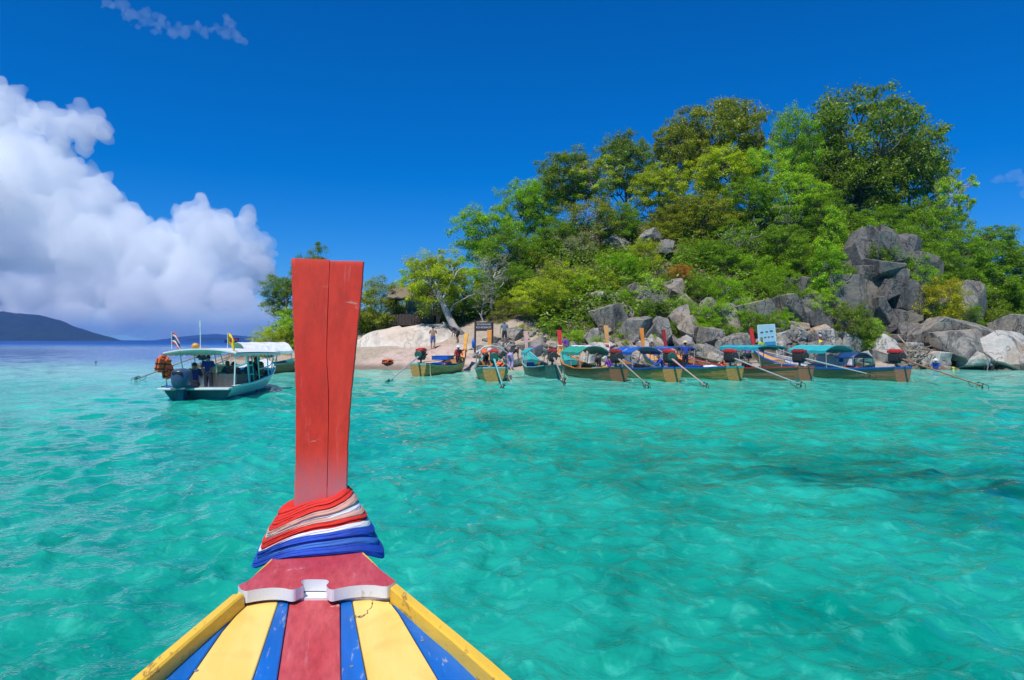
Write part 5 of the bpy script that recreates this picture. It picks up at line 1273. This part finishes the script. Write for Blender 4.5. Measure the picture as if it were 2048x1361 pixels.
# ------------------------------------------------------------------ white motorboat with passengers
def motorboat():
    S = Vector((-11.05, 24.0, 0)); rz = math.radians(2.5); T = thing('motorboat', 'white covered motorboat with outboard engine and passengers, left of the red post', 'boat', S, rz)
    L = 7.2; B = 2.5
    fb = lambda s: B/2*np.interp(s, [0, .3, .6, .8, .93, 1], [.98, 1, .98, .78, .42, .06]); fs = lambda s: np.interp(s, [0, .3, .6, .85, 1], [.46, .48, .62, .95, 1.22]); fk = lambda s: np.interp(s, [0, .6, .85, 1], [-.22, -.22, .1, .95])
    HW = paint('gelcoat_white', (.72, .75, .74), .25, .08, (.4, .42, .4), .06, 3.); HT = paint('antifoul_turquoise', (.10, .42, .40), .4, .15, (.3, .33, .3), .1, 3.); HG = paint('transom_dark', (.05, .13, .14), .4, .25, (.2, .2, .2), .1, 4.); WHP = paint('white_tube', (.70, .78, .74), .3, .1)
    ss = np.linspace(0, 1, 22)
    def sec(s, a, g, off=0.): b = fb(s)+off; k = fk(s); return (g*b*a**.36, s*L, k+(fs(s)-k)*a**1.35)
    m = MB(); m2 = MB(); 
    for g in (-1, 1):
        for lo, hi, mm in ((0, .55, m2), (.55, 1., m)):
            G = [[sec(s, lo+(hi-lo)*t, g) for t in (np.linspace(0, 1, 5) if g > 0 else np.linspace(1, 0, 5))] for s in ss]; mm.grid(G)
    m.build('hull', HW, T, True); m2.build('hull_bottom', HT, T, True)
    m = MB(); tr = [sec(0, a, 1) for a in (0, .2, .5, .8, 1)]; m.add([(-x, y, z) for x, y, z in tr]+tr, [(i, i+1, 5+i+1, 5+i) for i in range(4)]); m.build('transom', HG, T)
    for g in (-1, 1):
        m = MB(); G = []
        for s in ss: x, y, z = sec(s, 1., g); G.append([(x+.03*g, y, z-.05), (x+.03*g, y, z+.02), (x-.10*g, y, z+.02), (x-.10*g, y, z-.05)])
        m.grid(G, closed=True); m.build('gunwale', HW if g > 0 else HT, T)
        m = MB(); m.grid([[sec(s, a, g, -.09) for a in ((.1, .4, .7, .98) if g < 0 else (.98, .7, .4, .1))] for s in ss[:-1]]); m.build('lining', HW, T)
    m = MB(); m.grid([[(-.85*fb(s), s*L, .14), (.85*fb(s), s*L, .14)] for s in ss[:-2]]); m.build('floor', HW, T)
    m = MB(); m.bbox((0, -.16, .40), (B*.98, .5, .07), .02); m.build('stern_platform', HW, T)
    m = MB(); m.grid([[(x*(fb(s)-.08), s*L, fs(s)-.03+.06*(1-x*x)) for x in np.linspace(-1, 1, 5)] for s in np.linspace(.74, .985, 8)]); m.build('foredeck', HW, T)
    for s in (.16, .32, .48, .62):
        m = MB(); m.bbox((0, s*L, .42), (2*fb(s)-.3, .38, .06), .02); m.bbox((0, s*L-.17, .62), (2*fb(s)-.5, .05, .36), .02); m.build('bench', BARE if s > .3 else WHP, T)
    # roof and its pipes
    m = MB(); G = []; G2 = []; y0, y1 = .15, L*.76
    for i, y in enumerate(np.linspace(y0, y1, 16)):
        r = [(x*(B/2+.02), y, 1.66+.14*(1-abs(x)**2.4)-.10*((y-y0)/(y1-y0))**2*1.0) for x in np.linspace(-1, 1, 11)]; G.append(r); G2.append([(x, yy, z-.05) for x, yy, z in r][::-1])
    m.grid(G); m.grid(G2); m.add(G[0]+G2[0], [tuple(range(22))]); m.add(G[-1]+G2[-1], [tuple(range(21, -1, -1))]); m.build('roof', paint('roof_white', (.82, .81, .77), .4, .06, (.5, .48, .42), .06), T, True)
    for g in (-1, 1):   # scalloped fringe
        m = MB(); pts = np.linspace(y0, y1, 64); P = []
        for y in pts: zz = 1.66-.10*((y-y0)/(y1-y0))**2; P += [(g*(B/2+.025), y, zz-.03), (g*(B/2+.03), y, zz-.10-.05*abs(math.sin((y-y0)*7)))]
        m.add(P, [(2*i, 2*i+1, 2*i+3, 2*i+2) for i in range(63)]+[(2*i+2, 2*i+3, 2*i+1, 2*i) for i in range(63)]); m.build('roof_fringe', WHP, T)
        for y in (.25, 1.4, 2.6, 3.8, 4.7, 5.3):
            s = y/L; lean_ = .35 if y in (1.4, 2.6, 3.8) else 0
            m = MB(); m.tube([(g*(fb(s)-.05), y+lean_, fs(s)), (g*(B/2-.03), y, 1.62-.08*(y/y1)**2)], .024, 6); m.build('roof_post', WHP, T)
        m = MB(); m.tube([(g*(fb(y/L)-.04), y, fs(y/L)+.42) for y in np.linspace(2.8, 5.6, 8)], .02, 6); m.build('side_rail', WHP, T)
    for g, y in ((1, 1.95),):   # ladder-like frame on the starboard quarter
        for dy in (0, .42): m = MB(); m.tube([(fb(.2)-.04, y+dy-.1, .48), (B/2-.03, y+dy-.45, 1.6)], .026, 6); m.build('frame_tube', TEAL, T)
        for z in (.8, 1.15): m = MB(); m.tube([(fb(.2)-.02, y-.1-(z-.48)*.31, z), (fb(.2)-.02, y+.32-(z-.48)*.31, z)], .018, 6); m.build('frame_rung', WHP, T)
    m = MB(); m.bbox((.55, .9, .62), (.9, .12, .5), .02); m.build('locker', BARE, T)
    # outboard
    e = thing_part('outboard_engine', T, Vector((-.35, -.46, .0)))
    OB = paint('outboard_blue', (.045, .075, .14), .28, .12, (.2, .22, .25), .04, 4.)
    m = MB(); prof = [(.10, .55), (.245, .60), (.275, .70), (.285, .85), (.27, 1.0), (.22, 1.06), (.08, 1.09)]; m.lathe([(r*1.22, .42+(z-.55)*1.3) for r, z in prof], (0, 0, 0), 20, 0, Matrix.Diagonal((.95, 1.2, 1, 1))); m.build('cowling', OB, e, True)
    m = MB(); m.bbox((0, -.375, .98), (.34, .06, .10), .02); m.build('air_intake', DARK, e)
    m = MB(); m.bbox((0, 0, .44), (.50, .66, .07), .03); m.build('cowling_rim', paint('outboard_grey', (.10, .16, .2), .35, .1), e)
    m = MB(); m.box((0, .04, .22), (.20, .34, .66), 0, 0, 1.35); m.bbox((0, .08, -.25), (.12, .26, .5), .03); m.build('engine_leg', OB, e)
    m = MB(); m.bbox((0, .26, .34), (.26, .18, .3), .03); m.build('clamp_bracket', IRON, e)
    # flags and mast light
    def flag(x, y, h, cols, w, name, emblem=None):
        f = thing_part(name, T, Vector((x, y, 1.77)))
        m = MB(); m.tube([(0, 0, 0), (0, 0, h)], .012, 6); m.build('staff', WHP, f)
        n = len(cols); a = np.linspace(0, .40, n+1)
        for i, cm in enumerate(cols):
            m = MB(); m.grid([[(u*w, .05*math.sin(u*6), h-.02-a[i+k]-.30*u*u) for k in (0, 1)] for u in np.linspace(0, 1, 8)]); o = m.build('flag_stripe', cm, f, True); sd = o.modifiers.new('t', 'SOLIDIFY'); sd.thickness = .004
        if emblem: m = MB(); m.lathe([(.03, 0), (.075, 0), (.075, .012), (.03, .012)], (w*.5, -.012, h-.28), 16, 0, Matrix.Rotation(PI/2, 4, 'X')); m.build('flag_emblem', emblem, f)
    YEL = cloth_m('yellow', (.80, .55, .02))
    flag(-1.05, .35, .62, [REDP, WHT, NAVY, NAVY, WHT, REDP], .30, 'striped_flag'); flag(.85, .5, .60, [YEL, YEL], .26, 'yellow_flag', DRED)
    m = MB(); m.tube([(-.15, .6, 1.75), (-.15, .6, 2.75)], .014, 6); m.tube([(-.15, .6, 2.55), (-.15, .6, 2.8)], .03, 8); m.build('mast_light', WHP, T)
    m = MB(); m.lathe([(.05, -.11), (.12, -.06), (.13, .0), (.12, .06), (.05, .11)], (-.2, .3, 1.88), 14); m.build('beacon', AMB, T, True)
    M = Matrix.Translation(S) @ Matrix.Rotation(rz, 4, 'Z'); w = lambda x, y, z: M @ Vector((x, y, z))
    bl = cloth_m('navy', (.012, .03, .15)); bk = cloth_m('black', (.012, .012, .014)); tl = cloth_m('teal', (.02, .10, .12)); rd = cloth_m('patterned_red', (.30, .07, .08)); pn = cloth_m('dark_trousers', (.02, .025, .04))
    person('man in dark blue shirt standing at the stern of the white motorboat, back to us', 'stand', w(.12, .62, .12), rz, bl, pn, None, None, .84, True)
    person('dark haired passenger beside the outboard engine of the white motorboat', 'sit', w(-.45, .75, .02), rz+.2, bl, pn, None, None, 1.)
    person('passenger in a red patterned top under the motorboat roof', 'sit', w(.45, 2.2, .0), rz+.3, rd, pn)
    person('passenger in a teal shirt sitting by the starboard frame of the motorboat', 'sit', w(.72, 3.0, .0), rz-.4, tl, pn)
    person('passenger in black with an orange life vest, at the bow end of the motorboat', 'sit', w(.80, 4.3, .12), rz+1.3, bk, pn, ORV)
    person('passenger in black seated forward under the motorboat roof', 'sit', w(.35, 4.7, .12), rz-1.5, bk, pn)
    person('passenger in dark clothes on the middle bench of the motorboat', 'sit', w(-.2, 3.6, .0), rz+2.8, tl, pn)
    # life jackets hung on the port stern post
    life_jacket(w(-1.24, .10, 1.20), (.1, .1, 1.1), 'orange life jacket hanging from the motorboat roof post at the stern', 1.0)
    life_jacket(w(-1.16, .30, .95), (-.1, -.15, 1.4), 'second orange life jacket, lower on the motorboat stern post', .9)
    m = MB(); m.tube([w(-1.0, -.2, .46), w(-.8, -.25, .5), w(-.6, -.12, .48), w(-.7, .0, .47), w(-.95, -.02, .47), w(-1.0, -.2, .46)], .035, 6); o = m.build('coiled_rope', BLUE, None, True); tag(o, 'blue coiled rope on the stern platform of the motorboat', 'rope')
motorboat()

# ------------------------------------------------------------------ people along the shore
def on_ground(px, Y, dz=0.): x = xof(px, Y); return Vector((x, Y, gz(x, Y)+dz))
CB = cloth_m('blue', (.02, .07, .36)); CR = cloth_m('red', (.42, .03, .04)); CP = cloth_m('purple', (.18, .05, .34)); CK = cloth_m('charcoal', (.02, .022, .028)); CY = cloth_m('lime', (.45, .55, .06)); CW = cloth_m('white', (.62, .62, .62)); CG = cloth_m('grey_blue', (.16, .20, .26)); CLI = cloth_m('lilac', (.42, .32, .55)); SH = cloth_m('blue_yellow_shorts', (.10, .13, .32)); STRAW = paint('straw', (.62, .50, .25), .8, .15, None, 0, 20.)
def drop(p, up=1.6):
    """the point set down on whatever lies below it"""
    bpy.context.view_layer.update()
    hit, loc, *_ = scene.ray_cast(bpy.context.evaluated_depsgraph_get(), Vector((p.x, p.y, p.z+up)), Vector((0, 0, -1)))
    return Vector((p.x, p.y, loc.z)) if hit else p
def at_px(px, py_feet, Y): return drop(at(px, py_feet, Y), 1.0)
person('bare chested man in shorts standing on the granite slab, looking away', 'hold', at_px(866, 682, 50.5), .1, None, SH)
person('person in dark clothes bending over at the foot of the leaning trunk', 'bend', at_px(917, 680, 51.5), 1.3, CK, CK)
person('person in red shirt and white cap sitting on the bow of the golden hulled boat', 'sit', in_boat(1, .1, .80, .42), PI+.2, CR, CK, None, CW, 1., True, True)
person('person in an orange life vest stooping in the bow of the stern-on boat', 'bend', in_boat(2, -.25, .72, .30), .6, CW, CK, ORV)
person('person in dark clothes with a lilac wrap stepping down beside the stern-on boat', 'bend', at(1020, 742, 38.), -.8, CK, CLI, None, None, 1., True)
person('woman in a blue grey top standing by the mossy rock behind the boats', 'stand', at_px(1009, 702, 50.), PI, CG, CK, None, None, 1., False, False, True)
person('person in a purple shirt standing on the bow of the red prowed boat', 'lean', at(1136, 722, 43.2), .9, CP, CK, None, None, .95)
person('person in dark clothes sitting in the shade of the green and white canopy', 'sit', in_boat(4, .2, .34, .12), 1.0, CK, CK)
person('person in a purple top at the stern of the green and white canopied boat', 'sit', in_boat(4, .3, .20, .05), .5, CP, CK, None, None, .95)
person('person in a long sleeved blue top leaning over in the blue canopied boat', 'reach', in_boat(5, .25, .16, .0)-Vector((0, 0, .15)), 1.6, CB, CK, None, None, .9, True, True)
person('boatman in blue shirt and straw hat standing in his boat, back to us', 'stand', in_boat(6, .1, .50, .30), .0, CB, CK, None, STRAW, 1., True)
person('person in a lime shirt behind the flat teal awning, in front of the blue board', 'stand', at(1523, 727, 46.5), PI+.4, CY, CK)
person('person in purple just left of the red prow of the rightmost boat', 'crouch', at(1497, 722, 46.), .4, CP, CK)
person('bather with white hat and blue shirt sitting in the shallows by the driftwood', 'sit', Vector((xof(1871, 47.2), 47.2, -.50)), 2.6, CB, CB, None, CW)
person('bather in a yellow life vest lying low in the shallows', 'crouch', Vector((xof(1912, 47.6), 47.6, -.72)), 1.6, CY, CK, cloth_m('vest_yellow', (.62, .62, .03)))
person('bather in grey stooping in the shallows at far right', 'bend', Vector((xof(1985, 47.2), 47.2, -.62)), 1.3, CG, CK)
person('lone snorkeller far out left of the motorboat', 'crouch', Vector((xof(199, 62.), 62., -.92)), 1.2, CK, CK)
# ------------------------------------------------------------------ things on the shore
DW = paint('dark_wood', (.06, .038, .028), .75, .3, None, 0, 5., .3, (4, 4, 1)); DRIFT = paint('driftwood', (.36, .27, .20), .85, .3, None, 0, 6., .3)
def hut():
    Y = 56.4; T = thing('hut', 'dark wooden beach hut under the trees behind the white slab', 'hut', (xof(826, Y), Y, zof(648, Y)))
    W = 3.4
    for x in (-W/2, -.55, .6, W/2):
        for y in (0, 1.9): m = MB(); m.tube([(x, y, -.4), (x+.02, y, 2.5)], .06, 7); m.build('post', DW, T)
    for i in range(13):
        m = MB(); m.bbox((-W/2+.13+i*.262, -.05, .38), (.245, .035, .80+.05*math.sin(i*3)), .008); m.build('rail_board', DW, T)
    m = MB(); m.bbox((0, .95, -.08), (W, 2.1, .1), .02); m.build('floor', DW, T)
    SHEET = paint('grey_sheet', (.30, .36, .40), .5, .2, (.25, .15, .1), .15)
    for i in range(5): m = MB(); m.bbox((-.55+i*.42, 1.85, 1.35), (.40, .03, 1.9), .008); m.build('wall_sheet', SHEET, T)
    for s in (0, 1):
        m = MB(); G = []
        for t in np.linspace(0, 1, 10): G.append([(x, (-.5 if s == 0 else 2.5)+(1.45 if s == 0 else -1.55)*t, 2.15+.95*t+.05*math.sin(x*9+t*20)) for x in np.linspace(-W/2-.35, W/2+.35, 24)])
        m.grid(G if s == 0 else [r[::-1] for r in G]); o = m.build('thatch', paint('thatch', (.22, .17, .11), .95, .35, None, 0, 9., .6), T); sd = o.modifiers.new('t', 'SOLIDIFY'); sd.thickness = .12
hut()
def name_board():
    Y = 49.6; T = thing('name_board', 'dark brown wooden name board with white lettering on two posts', 'sign', (xof(968, Y), Y, zof(692, Y)), .05)
    for x in (-.66, .60): m = MB(); m.tube([(x, 0, -.5), (x+.03, 0, 1.74)], [.075, .065], 8); m.build('post', DW, T)
    for k in range(3): m = MB(); m.bbox((0, -.085, 1.60-.21*k), (1.24, .05, .205), .012); m.build('board_plank', paint('sign_brown', (.055, .028, .030), .6, .2), T)
    WL = paint('lettering_white', (.75, .75, .75), .6, .05)
    for txt, z, sz in (('เกาะรอกลอย', 1.50, .20), ('KO ROKROY', 1.27, .19)):
        c = bpy.data.curves.new('lettering', 'FONT'); c.body = txt; c.size = sz; c.align_x = 'CENTER'; c.extrude = .004; c.materials.append(WL)
        tmp = link('lettering_tmp', c); bpy.context.view_layer.update(); me = bpy.data.meshes.new_from_object(tmp.evaluated_get(bpy.context.evaluated_depsgraph_get())); bpy.data.objects.remove(tmp)
        o = link('lettering', me, T); o.location = (-.02, -.117, z); o.rotation_euler = (PI/2, 0, 0)
name_board()
def notice_board():
    Y = 48.; T = thing('notice_board', 'tall light blue notice board with rows of small pictures, leaning by the cliff', 'sign', at(1536, 700, Y), -.12); T.rotation_euler = (-.08, -.06, -.12)
    SK = paint('board_light_blue', (.30, .50, .58), .5, .1); SE = paint('board_sea_blue', (.03, .22, .42), .5, .15); FRM = paint('board_frame', (.55, .66, .68), .45, .1); PIC = paint('board_picture', (.03, .06, .07), .5, .5, (.1, .3, .35), .3, 18.); TX = paint('board_print', (.42, .47, .52), .6, .05)
    w, h = 1.12, 1.75
    m = MB(); m.bbox((0, 0, h*.66), (w, .04, h*.68), .006); m.build('panel', SK, T)
    m = MB(); m.bbox((0, -.002, h*.16), (w, .04, h*.318), .006); m.build('lower_panel', SE, T)
    for s in (-1, 1): m = MB(); m.tube([(s*(w/2+.025), 0, -.6), (s*(w/2+.025), 0, h+.03)], .03, 6); m.build('frame_post', FRM, T)
    m = MB(); m.tube([(-w/2, 0, h+.02), (w/2, 0, h+.02)], .025, 6); m.build('frame_bar', FRM, T)
    for (x, z, pw) in ((-.33, 1.24, .2), (0, 1.27, .17), (.32, 1.30, .2), (-.38, .86, .14), (-.13, .88, .15), (.12, .89, .15), (.36, .90, .15)):
        m = MB(); m.bbox((x, -.026, z), (pw, .008, pw*.52), .002); m.build('picture', PIC, T)
        for k in range(3): m = MB(); m.box((x, -.0225, z-pw*.42-.045*k), (pw*(.95-.2*(k == 2)), .004, .014)); m.build('printed_line', TX, T)
    for k, ww in enumerate((.6, .8)): m = MB(); m.box((0, -.0225, 1.62-.07*k), (ww, .004, .03)); m.build('printed_line', TX, T)
notice_board()
def shore_flag():
    Y = 49.2; T = thing('flag', 'striped and yellow flags on a short pole by the pale blocks under the cliff', 'flag', at(1637, 722, Y))
    m = MB(); m.tube([(0, 0, -.3), (0, 0, 2.2)], .02, 6); m.build('pole', BARE, T)
    for cm, z, w, nm in ((NAVY, 2.1, .2, 'flag_stripe'), (WHT, 1.95, .22, 'flag_stripe'), (DRED, 1.8, .22, 'flag_stripe'), (cloth_m('yellow', (.80, .55, .02)), 1.55, .3, 'yellow_flag')):
        m = MB(); hh = .15 if nm == 'flag_stripe' else .75; m.grid([[(u*w+.02, .05*math.sin(u*5+z), z-v*hh-.5*u*w) for v in np.linspace(0, 1, 4)] for u in np.linspace(0, 1, 6)]); o = m.build(nm, cm, T, True); sd = o.modifiers.new('t', 'SOLIDIFY'); sd.thickness = .006
shore_flag()
def driftwood():
    Y = 48.7; T = thing('driftwood_heap', 'heap of brown driftwood sticks piled on the rocks right of the rightmost boat', 'driftwood', (xof(1838, Y), Y, zof(722, Y))); rs = random.Random(4)
    for q in range(95):
        a = rs.uniform(-1.15, 1.15); z = rs.uniform(0, 1)*max(.1, 1.25-a*a*.7); L = rs.uniform(.4, 1.1); th = rs.uniform(0, 6.28); el = rs.uniform(-.5, .5); p = Vector((a, rs.uniform(-.45, .5)-.35*(1-z), z)); d = Vector((math.cos(th)*math.cos(el), math.sin(th)*.6*math.cos(el), math.sin(el)))*L*.5
        m = MB(); m.tube([p-d, p+Vector((0, 0, rs.uniform(-.06, .06))), p+d], [rs.uniform(.02, .05), .035, .012], 5); m.build('stick', DRIFT, T)
driftwood()
m = MB(); P_ = [at(1795, 670, 49.5), at(1812, 690, 49.2), at(1824, 712, 49.)]; m.tube(P_, [.05, .05, .06], 7); tag(m.build('driftwood_pole', DRIFT, None, True), 'single weathered pole leaning in front of the driftwood heap', 'driftwood')
life_jacket(drop(at(775, 717, 49.))+Vector((0, 0, .12)), (1.5, .1, .7), 'orange life jacket lying on the pink granite shelf', 1.3)
m = MB(); m.tube([at(948, 700, 46.6), at(947, 676, 46.6)], .025, 6); m.lathe([(.03, -.5), (.10, -.42), (.13, -.1), (.06, .1)], at(947, 682, 46.6), 8); tag(m.build('furled_parasol', BLUE, None, True), 'furled blue parasol standing between the two orange prows', 'parasol')

# ------------------------------------------------------------------ far shores
def forest_far():
    n = N('far_forest'); a = n.noise(.02, 5, .6, n.pos()); b = n.noise(.09, 4, .6, n.pos()); return n.set(color=n.mix(n.ramp(a, [(.35, 0.), (.7, 1.)]), (.006, .018, .016), (.014, .034, .024)), rough=.95, normal=n.bump(b, 1., 9.))
FAR = forest_far()
def far_land(name, label, crest, Y, depth, seed):
    crest = np.array(crest, float); px = np.linspace(crest[0, 0], crest[-1, 0], 160); top = np.interp(px, crest[:, 0], crest[:, 1]); G = []
    for t in np.linspace(0, 1, 26):
        row = []
        for p, y in zip(px, top):
            x = xof(p, Y); z = max(0, (680.5-y)/FPX*Y); f = math.sin(min(t, 1)*PI)**.8; q = Vector((x*.006, t*3, seed)); yy = Y+depth*(t-.5)
            bumps = (mnoise.noise(q)*.16+mnoise.noise(q*3)*.07)*z+2.6*mnoise.noise(Vector((x*.07, t*40, seed)))*min(1, z/12.)
            row.append((x*(yy/Y), yy, -3+(z+3)*f+bumps*f))
        G.append(row)
    m = MB(); m.grid(G); o = m.build(name, FAR, None, True); return tag(o, kind='structure') if label is None else tag(o, label, 'island')
far_land('headland', None, [(-420, 600), (-250, 590), (-120, 600), (-40, 612), (0, 620), (45, 622), (80, 630), (120, 641), (160, 655), (200, 668), (225, 675), (246, 681)], 2600., 900., 1.)
far_land('far_island', None, [(362, 681), (380, 677), (410, 675), (440, 675.5), (470, 676.5), (520, 677), (600, 679), (640, 681)], 3800., 500., 2.)
far_land('far_island', None, [(300, 681), (340, 677), (370, 673), (400, 669), (440, 669), (500, 673), (560, 677), (640, 681)], 6300., 600., 3.)
def far_ship():
    Y = 520.; T = thing('fishing_boat', 'tiny dark fishing boat far off on the horizon', 'boat', (xof(465, Y), Y, 0), PI/2)
    m = MB(); G = []
    for s in np.linspace(0, 1, 9): b = 1.7*math.sin(PI*min(1, .25+s*.75))**.7+.05; G.append([(-b, -6+12*s, 1.3+1.2*s*s), (-b*.6, -6+12*s, -.3), (b*.6, -6+12*s, -.3), (b, -6+12*s, 1.3+1.2*s*s)])
    m.grid(G, closed=True); m.build('hull', NAVY, T)
    m = MB(); m.bbox((0, -2.5, 2.5), (2.4, 4., 2.2), .1); m.bbox((0, -2.3, 3.7), (2.8, 4.6, .2), .05); m.build('wheelhouse', DRED, T)
    m = MB(); m.tube([(0, 2, 1), (0, 2, 5.)], .12, 6); m.tube([(0, 2, 2), (0, 5.5, 4)], .08, 6); m.build('mast', BARE, T)
far_ship()

# ------------------------------------------------------------------ the air over the sea
def haze():
    m = MB(); m.box((0, 0, 73.), (14900, 14900, 154.)); n = N('sea_air'); n.nd.remove(n.bsdf); v = n.new('ShaderNodeVolumePrincipled'); v.inputs['Density'].default_value = 1.05e-4; v.inputs['Color'].default_value = (.10, .40, 1., 1); v.inputs['Anisotropy'].default_value = .2
    n.lk.new(v.outputs[0], n.out.inputs['Volume']); tag(m.build('haze', n.m), kind='stuff')
haze()
